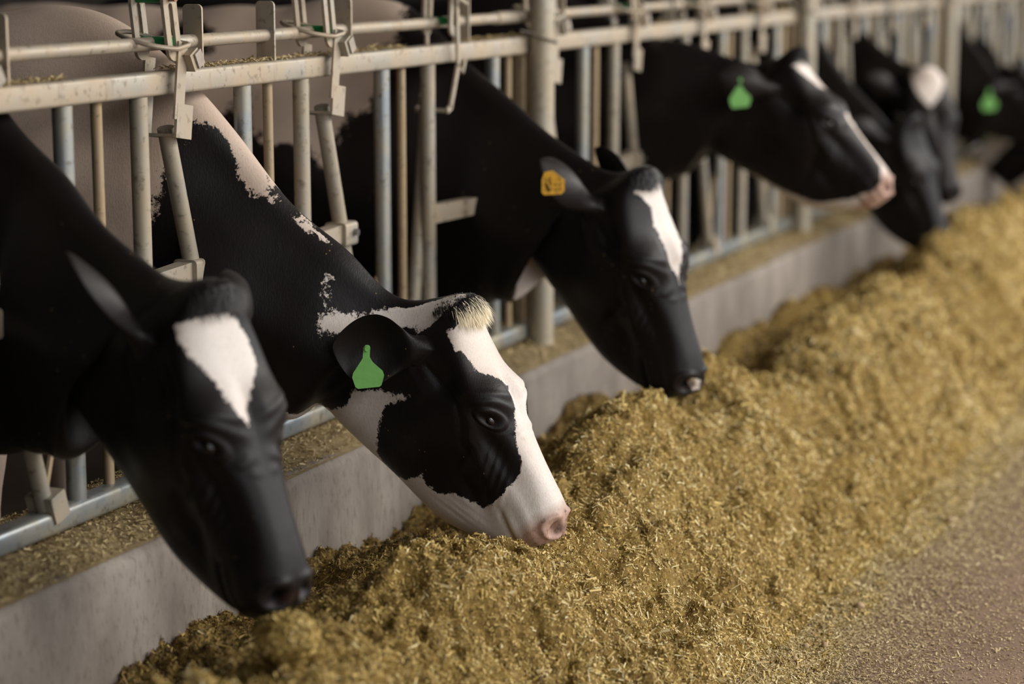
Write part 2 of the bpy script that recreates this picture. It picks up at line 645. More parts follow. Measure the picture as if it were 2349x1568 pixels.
def headlock_panel(x_start, x_end, label, open_set=(), extra=()):
    pn = empty('headlock_panel', (x_start, 0, CURB_Z))
    tag(pn, label, 'feed barrier', 'headlock panels along the curb')
    MB().box(((x_start + x_end) / 2, 0, ZT), (x_end - x_start, 0.05, 0.052), None, 0.008).build('top_rail', M['dusty'], pn)
    MB().box(((x_start + x_end) / 2, 0, ZB), (x_end - x_start, 0.055, 0.05), None, 0.012).build('bottom_rail', M['galv'], pn)
    rd = MB()
    rd.tube([(x_start + 0.004, ROD_Y, ROD_Z), (x_end - 0.004, ROD_Y, ROD_Z)], 0.0155, 14)
    rd.tube([(x_end - 0.2, ROD_Y, ROD_Z), (x_end - 0.012, ROD_Y, ROD_Z)], 0.019, 14)
    rd.build('lock_rod', M['dusty'], pn)
    zt, zb = ZT - 0.026, ZB + 0.02

    def inside(x):
        return x_start < x < x_end
    for x in (x_start + 0.02, x_end - 0.02):
        MB().box((x, 0.012, (zt + zb) / 2), (0.03, 0.03, zt - zb), None, 0.005).build('end_upright', M['brown_bar'], pn)
    for i in range(-2, 26):
        xp = X0 + RAIL_P * i
        op = i in open_set
        if inside(xp):
            MB().tube([(xp, 0.0, zb), (xp, 0.0, zt)], 0.0215, 16).build('upright', M['galv'], pn)
        if inside(xp - 0.06) and inside(xp + 0.02):
            MB().tube([(xp - 0.012, 0.014, ZB + 0.30), (xp - 0.105, 0.014, ZB + 0.02)], 0.008, 8).build('brace', M['brown_bar'], pn)
        if inside(xp + 0.137):
            MB().tube([(xp + 0.137, 0.012, zb), (xp + 0.137, 0.012, zt)], 0.0125, 12).build('slim_upright', M['brown_bar'], pn)
        if inside(xp + 0.278):
            MB().tube([(xp + 0.278, 0.0, zb), (xp + 0.278, 0.0, zt)], 0.0205, 16).build('upright', M['bar'], pn)
        if inside(xp + 0.37):
            zp = 0.915
            s = MB()
            s.add([(xp + 0.285, -0.016, zp - 0.035), (xp + 0.285, 0.016, zp - 0.035), (xp + 0.285, 0.016, zp + 0.018), (xp + 0.285, -0.016, zp + 0.018),
                   (xp + 0.45, -0.019, zp - 0.02), (xp + 0.45, 0.019, zp - 0.02), (xp + 0.45, 0.019, zp + 0.026), (xp + 0.45, -0.019, zp + 0.026)],
                  [(0, 1, 2, 3), (4, 7, 6, 5), (0, 4, 5, 1), (3, 2, 6, 7), (0, 3, 7, 4), (1, 5, 6, 2)])
            s.box((xp + 0.478, 0, zp), (0.064, 0.062, 0.062), None, 0.01)
            if op:
                s.v = [(x_, y_ - 0.40 * (x_ - xp - 0.285), z_) for (x_, y_, z_) in s.v]
            st = s.build('pivot_arm', M['dusty'], pn)
            yo = -0.40 * 0.2 if op else 0
            bo = MB().tube([(xp + 0.49, -0.043 + yo, zp + 0.004), (xp + 0.49, -0.02 + yo, zp + 0.004)], 0.0095, 6).build('bolt', M['bolt'], pn)
            reparent(bo, st)
            if not op:
                MB().tube([(xp + 0.382, 0, ZT - 0.10), (xp + 0.478, 0, zp), (xp + 0.60, 0.0, ZB + 0.03)], 0.0195, 14).build('gate_bar', M['bar'], pn)
                MB().box((xp + 0.61, 0, ZB + 0.035), (0.05, 0.066, 0.06), Matrix.Rotation(-0.3, 3, 'Y'), 0.004).build('foot_bracket', M['dusty'], pn)
            else:
                MB().tube([(xp + 0.335, 0.03, ZT - 0.12), (xp + 0.215, 0.03, ZB + 0.03)], 0.0195, 14).build('gate_bar', M['bar'], pn)
            latch(xp + 0.372 - (0.01 if op else 0.02), pn, op)
        for (dx, cond) in ((0.525, True), (0.135, i in extra)):
            x = xp + dx
            if cond and inside(x):
                MB().prism(rounded_plate(0.05, 0.145), (x, ROD_Y, ZT + 0.022), (0, 1, 0), (0, 0, 1), (1, 0, 0), 0.006).build('rod_lug', M['dusty'], pn)
    return pn


POSTS = [3.15, 6.003, 8.874, 11.65, 14.50, 17.35, 20.2]
plabs = ['nearest length of headlock feed barrier, from the left edge to the closest round post',
         'second length of headlock feed barrier, between the closest and the second round post',
         'third length of headlock feed barrier, starting behind the raised black head',
         'fourth length of headlock feed barrier, blurred at the top right',
         'fifth length of headlock barrier, far back at the upper right edge',
         'sixth and farthest length of headlock barrier beyond the last cows']
headlock_panel(3.18, 6.02, plabs[0], open_set=(2,), extra=(1,))
headlock_panel(6.06, 8.88, plabs[1], extra=(5,))
headlock_panel(8.92, 11.66, plabs[2], extra=(8,))
headlock_panel(11.70, 14.50, plabs[3])
headlock_panel(14.54, 17.35, plabs[4])
headlock_panel(17.39, 20.2, plabs[5])
# first panel continues out of frame to the left
pl_names = ['round steel post just outside the left picture edge', 'closest round steel post in view, wire tied round it under the top rail',
            'second round steel post, beside the raised black head', 'third round steel post, behind the head with the white triangle',
            'fourth round steel post, near the upper right corner', 'fifth round steel post in the far row', 'farthest round steel post']
for i, px in enumerate(POSTS):
    p = empty('steel_post', (px, -0.06, 0))
    tag(p, pl_names[i], 'post', 'round posts of the feed barrier')
    MB().tube([(px, -0.062, CURB_Z - 0.02), (px, -0.062, 2.7)], 0.038, 24).build('tube', M['post'], p)
    rng = random.Random(i)
    pts = []
    for q in range(26):
        t = q / 25 * 2 * math.pi * 1.0
        pts.append((px + 0.047 * math.cos(t) + 0.0 * q, -0.062 + 0.047 * math.sin(t), ZT - 0.005 + 0.03 * math.sin(t * 0.5) - (0.02 if q < 3 else 0)))
    pts = [(px - 0.09, -0.03, ZT + 0.045), (px - 0.06, -0.05, ZT + 0.04)] + [(px + 0.044 * math.cos(t), -0.062 - 0.044 * math.sin(t), ZT + 0.035 - 0.02 * (t - 2.6) / -2.6 - 0.015)
           for t in [2.6 - 2.6 * k / 10 for k in range(11)]] + [(px + 0.044, -0.03, ZT - 0.02)]
    MB().tube(pts, 0.0035, 8).build('tie_wire', M['wire'], p)

DBG = False
# ------------------------------------------------------------------ cows
# body rings: (yT, zT, yB, zB, half width, crest) measured from the rail; y grows away from the feed
TORSO = [
    (2.40, 1.22, 2.42, 1.14, 0.03, 1.0),
    (2.38, 1.34, 2.40, 1.02, 0.13, 1.0),
    (2.26, 1.43, 2.30, 0.90, 0.22, 0.95),
    (2.02, 1.475, 2.05, 0.74, 0.27, 0.9),
    (1.70, 1.47, 1.72, 0.68, 0.30, 0.85),
    (1.30, 1.455, 1.32, 0.64, 0.345, 0.85),
    (0.95, 1.46, 0.96, 0.64, 0.34, 0.85),
    (0.66, 1.475, 0.68, 0.66, 0.285, 0.8),
]
# head stations: xt, xb (along the head axis at top and bottom), zt, wt, zc, wm, zm, wj, zj, zb
HEAD = [
    (0.000, 0.060, 0.004, 0.050, -0.022, 0.098, -0.175, 0.085, -0.367, -0.440),
    (0.030, 0.115, 0.014, 0.072, -0.016, 0.104, -0.150, 0.088, -0.350, -0.418),
    (0.075, 0.160, 0.006, 0.088, -0.024, 0.104, -0.130, 0.084, -0.334, -0.400),
    (0.135, 0.205, 0.000, 0.098, -0.026, 0.106, -0.115, 0.080, -0.321, -0.382),
    (0.195, 0.247, 0.001, 0.104, -0.028, 0.113, -0.095, 0.076, -0.305, -0.365),
    (0.250, 0.290, 0.002, 0.095, -0.026, 0.110, -0.085, 0.072, -0.287, -0.350),
    (0.305, 0.337, 0.000, 0.071, -0.024, 0.094, -0.092, 0.067, -0.272, -0.335),
    (0.360, 0.383, -0.002, 0.055, -0.022, 0.080, -0.095, 0.062, -0.257, -0.318),
    (0.415, 0.430, -0.004, 0.048, -0.022, 0.072, -0.092, 0.058, -0.237, -0.294),
    (0.462, 0.470, -0.005, 0.048, -0.024, 0.070, -0.085, 0.057, -0.210, -0.262),
    (0.505, 0.505, -0.007, 0.053, -0.030, 0.073, -0.080, 0.058, -0.180, -0.226),
    (0.540, 0.535, -0.012, 0.057, -0.038, 0.074, -0.082, 0.056, -0.155, -0.190),
    (0.566, 0.557, -0.024, 0.053, -0.046, 0.067, -0.084, 0.049, -0.136, -0.163),
    (0.583, 0.573, -0.042, 0.038, -0.058, 0.049, -0.086, 0.034, -0.119, -0.138),
    (0.588, 0.584, -0.066, 0.012, -0.072, 0.015, -0.086, 0.012, -0.099, -0.105),
]
NT = len(TORSO)


def half_ellipse(w, crest, T, B):
    """9 (lateral, point) pairs from the top point T to the bottom point B in the sagittal plane"""
    out = []
    for k in range(9):
        a = k * math.pi / 8
        lat = w * math.sin(a) ** 0.85
        if k in (1, 2, 3):
            lat *= (crest if k < 3 else (1 + crest) / 2)
        f = (1 - math.cos(a)) / 2
        out.append((lat, T * (1 - f) + B * f))
    return out


def gauss(d2):
    return np.exp(-d2)


def make_cow(spec):
    res = spec.get('res', 1.0)
    xr = spec['x']                       # where the neck crosses the rail
    P = Vector(spec['poll'])
    F = Vector(spec['fwd']).normalized()
    Ug = Vector(spec.get('up', (0, -1, 0.6)))
    U = (Ug - F * F.dot(Ug)).normalized()
    Yh = U.cross(F)
    S = spec.get('scale', 1.0)
    hx = spec.get('hip_x', xr)           # where the rump stands
    body_lat = Vector((1, 0, 0))
    rings = []                           # each 16 x 3

    def ring_from(half, lat):
        r = [half[k][1] + lat * half[k][0] for k in range(9)]
        r += [half[k][1] - lat * half[k][0] for k in range(7, 0, -1)]
        return [list(v) for v in r]

    def cx(y):
        if y >= 0:
            t = min(1, y / 2.4)
            return xr + (hx - xr) * t
        t = max(0.0, y / (P.y + 1e-6))
        return xr + (P.x - xr) * t ** 1.0
    lift = spec.get('lift', 0.0)
    for (yt, zt, yb, zb, w, cr) in TORSO:
        rings.append(ring_from(half_ellipse(w * spec.get('girth', 1), cr, Vector((cx(yt), yt, zt + lift)), Vector((cx(yb), yb, zb + lift))), body_lat))
    for i, (yt, zt, yb, zb, w, cr) in enumerate(spec['neck']):
        t = (i + 1) / (len(spec['neck']) + 1)
        lat = body_lat.lerp(Yh, t * t).normalized()
        rings.append(ring_from(half_ellipse(w, cr, Vector((cx(yt), yt, zt)), Vector((cx(yb), yb, zb))), lat))
    n_head0 = len(rings)
    for row in HEAD:
        (xt, xb, zt, wt, zc, wm, zm, wj, zj, zb) = row
        hp = [(0, zt), (wt * .55, zt - .18 * (zt - zc)), (wt, zc), ((wt + wm) / 2 * 1.03, (zc + zm) / 2), (wm, zm),
              ((wm + wj) / 2 * 1.01, (zm + zj) / 2), (wj, zj), (wj * .58, zb + .22 * (zj - zb)), (0, zb)]

        def pt(y, z):
            f = (zt - z) / (zt - zb)
            x = xt + (xb - xt) * f
            return list(P + (F * x + U * z + Yh * y) * S)
        rings.append([pt(*q) for q in hp] + [pt(-hp[k][0], hp[k][1]) for k in range(7, 0, -1)])
    R = np.array(rings)
    nr = len(R)
    m_t, m_n, m_h = max(4, int(12 * res)), max(4, int(14 * res)), max(4, int(16 * res))
    spans = [m_t] * (NT - 1) + [m_n] * (n_head0 - NT + 1) + [m_h] * (nr - n_head0 - 1)
    # around the ring
    nv = int(160 * res) // 8 * 8
    q = nv // 16 if nv % 16 == 0 else None
    nv = max(48, int(round(160 * res / 16)) * 16)
    q = nv // 16
    G, par = catmull(R, spans)           # (ni,16,3)
    ni = len(G)
    A = np.zeros((ni, nv, 3))
    kk = np.zeros(nv)
    for k in range(16):
        p0, p1, p2, p3 = G[:, k - 1], G[:, k], G[:, (k + 1) % 16], G[:, (k + 2) % 16]
        for j in range(q):
            t = j / q
            A[:, k * q + j] = 0.5 * ((2 * p1) + (-p0 + p2) * t + (2 * p0 - 5 * p1 + 4 * p2 - p3) * t * t + (-p0 + 3 * p1 - 3 * p2 + p3) * t**3)
            kk[k * q + j] = k + t
    # normals of the sheet
    du = np.gradient(A, axis=0)
    dv = np.roll(A, -1, 1) - np.roll(A, 1, 1)
    N = np.cross(dv, du)
    N /= np.linalg.norm(N, axis=2, keepdims=True) + 1e-12
    cen = A.mean(axis=1, keepdims=True)
    if ((A - cen) * N).sum() < 0:
        N = -N
    # head-local coordinates for the sculpting
    Pn, Fn, Un, Yn = (np.array(v) for v in (P, F, U, Yh))
    loc = (A - Pn) / S
    lx, lz, ly = loc @ Fn, loc @ Un, loc @ Yn
    D = np.zeros((ni, nv))
    headw = np.clip((par[:, None] - (n_head0 - 0.5)) / 1.0, 0, 1)
    for sg in (-1, 1):
        side = np.clip(ly * sg / 0.03, 0, 1)
        # eye socket, lids
        ex, ez = 0.271, -0.031
        a, b_ = (lx - ex), (lz - ez)
        ca, sa = math.cos(-0.35), math.sin(-0.35)
        ua, ub = a * ca - b_ * sa, a * sa + b_ * ca
        r = np.sqrt((ua / 0.023)**2 + (ub / 0.0115)**2)
        D += side * (0.0036 * gauss(((r - 1.35) / 0.45)**2) - 0.0085 * gauss((r / 0.9)**4))
        D += side * (0.0035 * gauss(((r - 2.5) / 0.3)**2) + 0.003 * gauss(((r - 3.5) / 0.35)**2)) * np.clip(ub / 0.006 + 0.5, 0, 1)
        D -= side * 0.0035 * gauss(((r - 1.75) / 0.2)**2)
        D0 = D.copy()
        # brow ridge above and behind the eye, hollow above it
        D += side * 0.012 * gauss(((lx - 0.230) / 0.045)**2 + ((lz + 0.010) / 0.02)**2)
        D -= side * 0.012 * gauss(((lx - 0.15) / 0.045)**2 + ((lz + 0.085) / 0.03)**2)
        # cheek muscle and its front edge
        D += side * 0.012 * gauss(((lx - 0.235) / 0.075)**2 + ((lz + 0.19) / 0.065)**2)
        D -= side * 0.006 * gauss(((lx - 0.335 + (lz + .16) * .35) / 0.018)**2) * gauss(((lz + 0.15) / 0.07)**2)
        # facial crest and hollow in front of the eye
        D += side * 0.006 * gauss(((lz + 0.105 + (lx - 0.33) * 0.1) / 0.014)**2) * gauss(((lx - 0.345) / 0.06)**2)
        D -= side * 0.006 * gauss(((lx - 0.335) / 0.06)**2 + ((lz + 0.06) / 0.02)**2)
        # jaw edge line
        D -= side * 0.008 * gauss(((lx - 0.40) / 0.06)**2 + ((lz + 0.165) / 0.02)**2)
        # skin folds towards the mouth
        for c0, amp in ((0.385, 0.0028), (0.41, 0.0025), (0.435, 0.0022), (0.458, 0.0018)):
            D += side * amp * gauss(((lx - c0 + (lz + 0.12) * 0.9) / 0.0065)**2) * gauss(((lz + 0.10) / 0.038)**2)
        for c0, amp in ((0.0, 0.0022), (0.018, 0.002), (0.036, 0.0018)):
            D -= side * amp * gauss(((lz + 0.205 + c0 - (lx - 0.42) * 0.55) / 0.005)**2) * gauss(((lx - 0.42) / 0.05)**2)
        gl = line_dist(lx, lz, [(0.10, -0.105), (0.155, -0.10), (0.205, -0.075), (0.245, -0.085), (0.285, -0.108), (0.34, -0.118)])
        D -= side * 0.0045 * gauss((gl / 0.0085)**2)
        gl = line_dist(lx, lz, [(0.06, -0.14), (0.10, -0.15), (0.15, -0.148)])
        D += side * 0.004 * gauss((gl / 0.012)**2)
        D = D0 + (D - D0) * 1.5
        # mouth
        D -= side * 0.010 * gauss(((lz + 0.128 + (lx - 0.52) * 0.05) / 0.006)**2) * np.clip((lx - 0.45) / 0.03, 0, 1)
        D += side * 0.005 * gauss(((lz + 0.112) / 0.012)**2) * np.clip((lx - 0.46) / 0.04, 0, 1)
        # nostril: comma-shaped opening with a raised wing
        nx, nz, ny = 0.565, -0.030, 0.036
        rr = ((lx - nx) / 0.015)**2 + ((lz - nz + (lx - nx) * 0.5) / 0.017)**2 + ((ly * sg - ny) / 0.022)**2
        D -= side * 0.034 * gauss(rr**1.5)
        rr2 = np.sqrt(((lx - nx + 0.004) / 0.024)**2 + ((lz - nz) / 0.021)**2)
        D += side * 0.006 * gauss(((rr2 - 1.15) / 0.3)**2) * gauss(((ly * sg - ny) / 0.05)**2)
    # upper lip notch and top of the poll
    D += spec.get('poll_bump', 0.026) * gauss(((lx - 0.008) / 0.036)**2 + (ly / 0.05)**2 + ((lz - 0.01) / 0.055)**2)
    D -= 0.004 * gauss((ly / 0.006)**2) * np.clip((lx - 0.55) / 0.02, 0, 1)
    D *= headw
    # soft muscle relief and folds on the neck
    rng = np.random.RandomState(spec.get('seed', 1))
    nb = (1 - headw)
    X, Y, Z = A[..., 0], A[..., 1], A[..., 2]
    for _ in range(14):
        kx, ky, kz = rng.normal(0, 9, 3)
        D += 0.0022 * np.sin(kx * X + ky * Y + kz * Z + rng.uniform(0, 6.3)) * (0.25 + nb)
    fold = np.sin((Y + 0.6 * Z) * 60 + np.sin(X * 9) * 0.7) * 0.0025 * np.clip((par[:, None] - NT + 1) / 1.0, 0, 1) * nb
    D += fold * gauss(((kk[None, :] - 8) / 2.6)**2)
    A2 = A + N * D[..., None] * S
    # per-vertex coat coordinates
    sv = np.repeat(par[:, None], nv, 1)
    kv = np.repeat(kk[None, :], ni, 0)
    verts = [A2.reshape(-1, 3)]
    s_all = [sv.ravel()]
    k_all = [kv.ravel()]
    mark = [np.zeros(ni * nv)]           # 1 = ear, 2 = leg, 3 = tail
    mval = [np.zeros(ni * nv)]
    face_on = np.ones((ni - 1, nv), bool)
    faces_extra = []
    base = ni * nv

    def vid(i, j):
        return i * nv + (j % nv)

    def limb(i0, i1, j0, j1, rows, code, sub):
        """open a block of the sheet and grow a limb from its rim. rows: list of fn(angle)->point"""
        nonlocal base
        for i in range(i0, i1):
            for j in range(j0, j1):
                face_on[i, j % nv] = False
        loop = [(i0, j) for j in range(j0, j1)] + [(i, j1) for i in range(i0, i1)] + [(i1, j) for j in range(j1, j0, -1)] + [(i, j0) for i in range(i1, i0, -1)]
        ids = [vid(*c) for c in loop]
        rim = A2.reshape(-1, 3)[ids]
        c0 = rim.mean(0)
        ctrl = [rim] + [r(rim, c0) for r in rows]
        Gp, pp = catmull(np.array(ctrl), sub)
        n = len(ids)
        m = len(Gp)
        pts = Gp[1:].reshape(-1, 3)
        si, sk = par[(i0 + i1) // 2], kk[((j0 + j1) // 2) % nv]
        verts.append(pts)
        s_all.append(np.full(len(pts), si))
        k_all.append(np.full(len(pts), sk))
        mark.append(np.full(len(pts), code))
        mval.append(np.repeat(pp[1:] / (len(ctrl) - 1), n))
        prev = ids
        for a in range(m - 1):
            cur = [base + a * n + b for b in range(n)]
            for b in range(n):
                b2 = (b + 1) % n
                faces_extra.append((prev[b], prev[b2], cur[b2], cur[b]))
            prev = cur
        tip = pts[-n:].mean(0)
        verts.append(tip[None])
        s_all.append([si])
        k_all.append([sk])
        mark.append([code])
        mval.append([1.0])
        ti = base + (m - 1) * n
        for b in range(n):
            faces_extra.append((prev[b], prev[(b + 1) % n], ti, ti))
        base = ti + 1

    def idx_i(p):
        return int(np.argmin(np.abs(par - p)))

    # ears
    tips = {}
    for sg, key in ((1, 'ear_l'), (-1, 'ear_r')):
        e = spec[key]
        d = Vector(e['dir']).normalized()
        wv = Vector(e['wide'])
        wv = (wv - d * d.dot(wv)).normalized()
        nn = d.cross(wv) * e.get('cup', 1)
        Ls, Ws = e.get('len', 0.19) * S, e.get('w', 0.062) * S
        ic, kc = idx_i(n_head0 + 1.15), 3.35
        jc = int(kc * q) if sg > 0 else int((16 - kc) * q)
        hi, hj = max(2, int(8 * res)), max(2, int(0.55 * q))
        dn, wn, tn = (np.array(v) for v in (d, wv, nn))
        i0, i1, j0, j1 = ic - hi, ic + hi, jc - hj, jc + hj
        cent = A2[ic, jc % nv]

        def mk(f, hw, cup, th, bend=0.0):
            def fn(rim, c0):
                rel = rim - c0
                ang = np.arctan2(rel @ tn, rel @ wn)
                c, s_ = np.cos(ang), np.sin(ang)
                ctr = cent + dn * f * Ls + tn * bend * Ls
                return ctr + np.outer(c * hw * Ws, wn) + np.outer(s_ * th + (c * c - 0.5) * cup * hw * Ws, tn)
            return fn
        rows = [mk(0.10, 0.46, 0.05, 0.020), mk(0.26, 0.72, 0.40, 0.010, -0.01), mk(0.42, 0.98, 0.48, 0.007, -0.02),
                mk(0.58, 1.06, 0.45, 0.006, -0.02), mk(0.74, 0.92, 0.40, 0.005, -0.01), mk(0.87, 0.62, 0.30, 0.0045, 0.0),
                mk(0.96, 0.30, 0.2, 0.004, 0.01), mk(1.0, 0.08, 0.1, 0.003, 0.015)]
        limb(i0, i1, j0, j1, rows, 1, max(3, int(6 * res)))
        tips[key] = (Vector(cent), d, wv, nn, Ls, Ws)

    # legs
    gz = COWFLOOR
    for (pos, ks, rows_) in (
        (NT - 0.3, 5.6, [(0.60, 0.0, 0.16, 0.085, 0.10), (0.59, 0.0, 0.60, 0.060, 0.075), (0.575, 0.0, 0.42, 0.050, 0.052), (0.585, 0, 0.26, 0.032, 0.036), (0.58, 0, 0.13, 0.038, 0.042), (0.56, 0, 0.055, 0.052, 0.062), (0.56, 0, 0.0, 0.056, 0.07)]),
        (2.6, 5.6, [(2.08, 0.0, 0.66, 0.10, 0.15), (2.12, 0.0, 0.56, 0.065, 0.085), (2.22, 0.0, 0.44, 0.042, 0.055), (2.18, 0, 0.28, 0.032, 0.036), (2.14, 0, 0.13, 0.038, 0.042), (2.10, 0, 0.055, 0.052, 0.062), (2.10, 0, 0.0, 0.056, 0.07)])):
        for sg in (1, -1):
            ic = idx_i(pos)
            jc = int(ks * q) if sg > 0 else int((16 - ks) * q)
            hi, hj = max(2, int(6 * res)), max(2, int(1.1 * q))
            xo = 0.155 * sg

            def mkl(y, dx, z, rx, ry):
                def fn(rim, c0):
                    rel = rim - c0
                    ang = np.arctan2(rel[:, 1], rel[:, 0])
                    return np.stack([cx(y) + xo + rx * np.cos(ang), y + ry * np.sin(ang), np.full(len(rim), gz + z)], 1)
                return fn
            rr_ = [r for r in rows_]
            if rr_[0][2] < 0.3:
                rr_[0] = (rr_[0][0], 0, 0.68 + lift, rr_[0][3], rr_[0][4])
            limb(ic - hi, ic + hi, jc - hj, jc + hj, [mkl(*r) for r in rr_], 2, 3)
    # tail
    ic = idx_i(1.35)
    hj = max(2, int(0.5 * q))

    def mkt(y, z, r):
        def fn(rim, c0):
            rel = rim - c0
            ang = np.arctan2(rel[:, 1] - rel[:, 2], rel[:, 0])
            a2 = ang
            return np.stack([cx(2.4) + r * np.cos(a2), y + r * np.sin(a2), z + 0 * a2 + 0.3 * r * np.sin(a2)], 1)
        return fn
    limb(ic - 3, ic + 3, -hj, hj, [mkt(2.46, 1.38, 0.035), mkt(2.50, 1.22, 0.026), mkt(2.50, 0.95, 0.02), mkt(2.49, 0.75, 0.022), mkt(2.48, 0.6, 0.038), mkt(2.47, 0.45, 0.01)], 3, 3)

    V = np.concatenate(verts)
    sA = np.concatenate([np.asarray(x, float) for x in s_all])
    kA = np.concatenate([np.asarray(x, float) for x in k_all])
    mk_ = np.concatenate([np.asarray(x, float) for x in mark])
    mv = np.concatenate([np.asarray(x, float) for x in mval])
    ii, jj = np.nonzero(face_on)
    j2 = (jj + 1) % nv
    F4 = np.stack([ii * nv + jj, ii * nv + j2, (ii + 1) * nv + j2, (ii + 1) * nv + jj], 1)
    tris = [f[:3] for f in faces_extra if f[2] == f[3]]
    quads = np.array([f for f in faces_extra if f[2] != f[3]])
    allf = np.concatenate([F4, quads]).tolist() + [list(t) for t in tris]
    allf.append([vid(0, j) for j in range(nv)][::-1])
    allf.append([vid(ni - 1, j) for j in range(nv)])
    me = bpy.data.meshes.new('cow')
    me.from_pydata(V.tolist(), [], allf)
    # coat signed distance (metres, white positive)
    coat = coat_field(spec, sA, kA, n_head0, mk_, mv)
    L = (V - Pn) / S
    x_, z_, y_ = L @ Fn, L @ Un, L @ Yn
    skin = np.clip((x_ - spec.get('pink_from', 0.505) - 0.25 * np.clip(-z_ - 0.05, 0, 1)) / 0.03, 0, 1) * (sA > n_head0 + 5)
    at = me.attributes.new('coat', 'FLOAT', 'POINT')
    at.data.foreach_set('value', coat.astype(np.float32))
    at = me.attributes.new('cream', 'FLOAT', 'POINT')
    at.data.foreach_set('value', np.clip((spec.get('cream_to', 12.0) - sA) / 1.0, 0, 1).astype(np.float32))
    nd_ = sum(gauss((((x_ - 0.566) / 0.012)**2 + ((z_ + 0.030) / 0.014)**2 + ((y_ * sg - 0.036) / 0.03)**2)**1.5) for sg in (-1, 1)) * (sA > n_head0 + 5)
    at = me.attributes.new('nostril', 'FLOAT', 'POINT')
    at.data.foreach_set('value', np.clip(nd_, 0, 1).astype(np.float32))
    at = me.attributes.new('skin', 'FLOAT', 'POINT')
    at.data.foreach_set('value', skin.astype(np.float32))
    if spec.get('debug'):
        for nm, arr in (('s_', sA), ('k_', kA)):
            at = me.attributes.new(nm, 'FLOAT', 'POINT')
            at.data.foreach_set('value', arr.astype(np.float32))
    o = bpy.data.objects.new('cow', me)
    COL.objects.link(o)
    base_loc = Vector((xr, 0.9, COWFLOOR))
    me.transform(Matrix.Translation(-base_loc))
    o.location = base_loc
    me.materials.append(M[spec.get('mat', 'coat')])
    me.polygons.foreach_set('use_smooth', [True] * len(me.polygons))
    bm_fix_normals(me)
    tag(o, spec['label'], 'cow', None)

    def hl(x, y, z):
        return P + (F * x + U * z + Yh * y) * S
    # eyes
    if spec.get('eyes', True):
        for sg in (-1, 1):
            i_e = n_head0
            sel = (np.abs(lx - 0.271) < 0.02) & (np.abs(lz + 0.031) < 0.012) & (ly * sg > 0)
            yy = np.abs(ly[sel]).mean() if sel.any() else 0.1
            c = hl(0.271, sg * (yy - 0.0140), -0.033)
            eb = MB()
            n1, n2 = 12, 18
            vs, fs = [], []
            for a in range(n1 + 1):
                for b in range(n2):
                    th, ph = math.pi * a / n1, 2 * math.pi * b / n2
                    vs.append(c + (F * math.sin(th) * math.cos(ph) * 0.018 + U * math.sin(th) * math.sin(ph) * 0.0105 + Yh * math.cos(th) * 0.0155) * S)
            for a in range(n1):
                for b in range(n2):
                    fs.append((a * n2 + b, a * n2 + (b + 1) % n2, (a + 1) * n2 + (b + 1) % n2, (a + 1) * n2 + b))
            eb.add(vs, fs).build('eye', M['eye'], o)
    # tuft of hair over the poll
    tf = spec.get('tuft')
    if tf:
        rng = np.random.RandomState(7)
        top = np.argwhere((np.abs(ly) < 0.06) & (lx > -0.05) & (lx < 0.09) & (lz > -0.05))
        for nm, mt, cnt, t_ in tf:
            ok_ = [c for c in top if t_['x'][0] < lx[c[0], c[1]] < t_['x'][1] and t_['y'][0] < ly[c[0], c[1]] < t_['y'][1]]
            if not ok_:
                continue
            vs, fs = [], []
            for _ in range(cnt):
                ci = ok_[rng.randint(len(ok_))]
                if rng.rand() < (lx[ci[0], ci[1]] - 0.015 + 2.0 * abs(ly[ci[0], ci[1]])**1.5) / 0.06:
                    continue
                nrm = Vector(N[ci[0], ci[1]])
                yy = ly[ci[0], ci[1]]
                root = Vector(A2[ci[0], ci[1]]) + Vector(rng.normal(0, 0.002, 3)) - nrm * 0.002
                l = rng.uniform(0.35, 1.25) * t_['len'] * S * (1 - 0.5 * max(0.0, (lx[ci[0], ci[1]] - 0.03) / 0.04))
                sweep = (F * t_['f'] + Yh * (yy * 5 + rng.normal(0, 0.18)) + U * rng.normal(0, 0.1))
                d1 = (nrm * rng.uniform(0.1, 0.55) + sweep).normalized()
                d2 = (nrm * rng.uniform(-0.25, 0.35) + sweep + Vector((0, 0, -0.15))).normalized()
                p1 = root + d1 * l * 0.5
                p2 = p1 + d2 * l * 0.5
                sd = nrm.cross(d1).normalized() * 0.0007
                n = len(vs)
                vs += [root - sd, root + sd, p1 - sd * .8, p1 + sd * .8, p2]
                fs += [(n, n + 1, n + 3, n + 2), (n + 2, n + 3, n + 4)]
            hb = MB().add(vs, fs).build('poll_hair', M[mt], o)
            hb['label'] = nm
    # ear tags
    for key, tg in spec.get('tags', {}).items():
        cent, d, wv, nn, Ls, Ws = tips[key]
        c = cent + Vector(tg.get('shift', (0, 0, 0))) + d * Ls * tg.get('at', 0.5) + Vector(tg['normal']).normalized() * tg.get('off', 0.012) * S
        dn_ = Vector(tg.get('down', (0, 0, -1))).normalized()
        nrm = Vector(tg['normal'])
        nrm = (nrm - dn_ * dn_.dot(nrm)).normalized()
        ax = dn_.cross(nrm)
        sc = tg.get('size', 1.0)
        if tg['kind'] == 'flag':
            poly = [(-0.006, 0.004), (-0.005, -0.02), (-0.012, -0.032), (-0.034, -0.052), (-0.037, -0.062), (-0.031, -0.084), (-0.026, -0.088), (0.022, -0.092),
                    (0.028, -0.088), (0.035, -0.066), (0.033, -0.056), (0.020, -0.036), (0.011, -0.022), (0.009, 0.002), (0.004, 0.008), (-0.002, 0.008)]
        else:
            poly = [(-0.028, 0.0), (-0.012, 0.012), (0.0, 0.022), (0.02, 0.018), (0.026, 0.0), (0.026, -0.03), (0.02, -0.036), (-0.02, -0.034), (-0.028, -0.026)]
        poly = [(a * sc, b * sc) for a, b in poly]
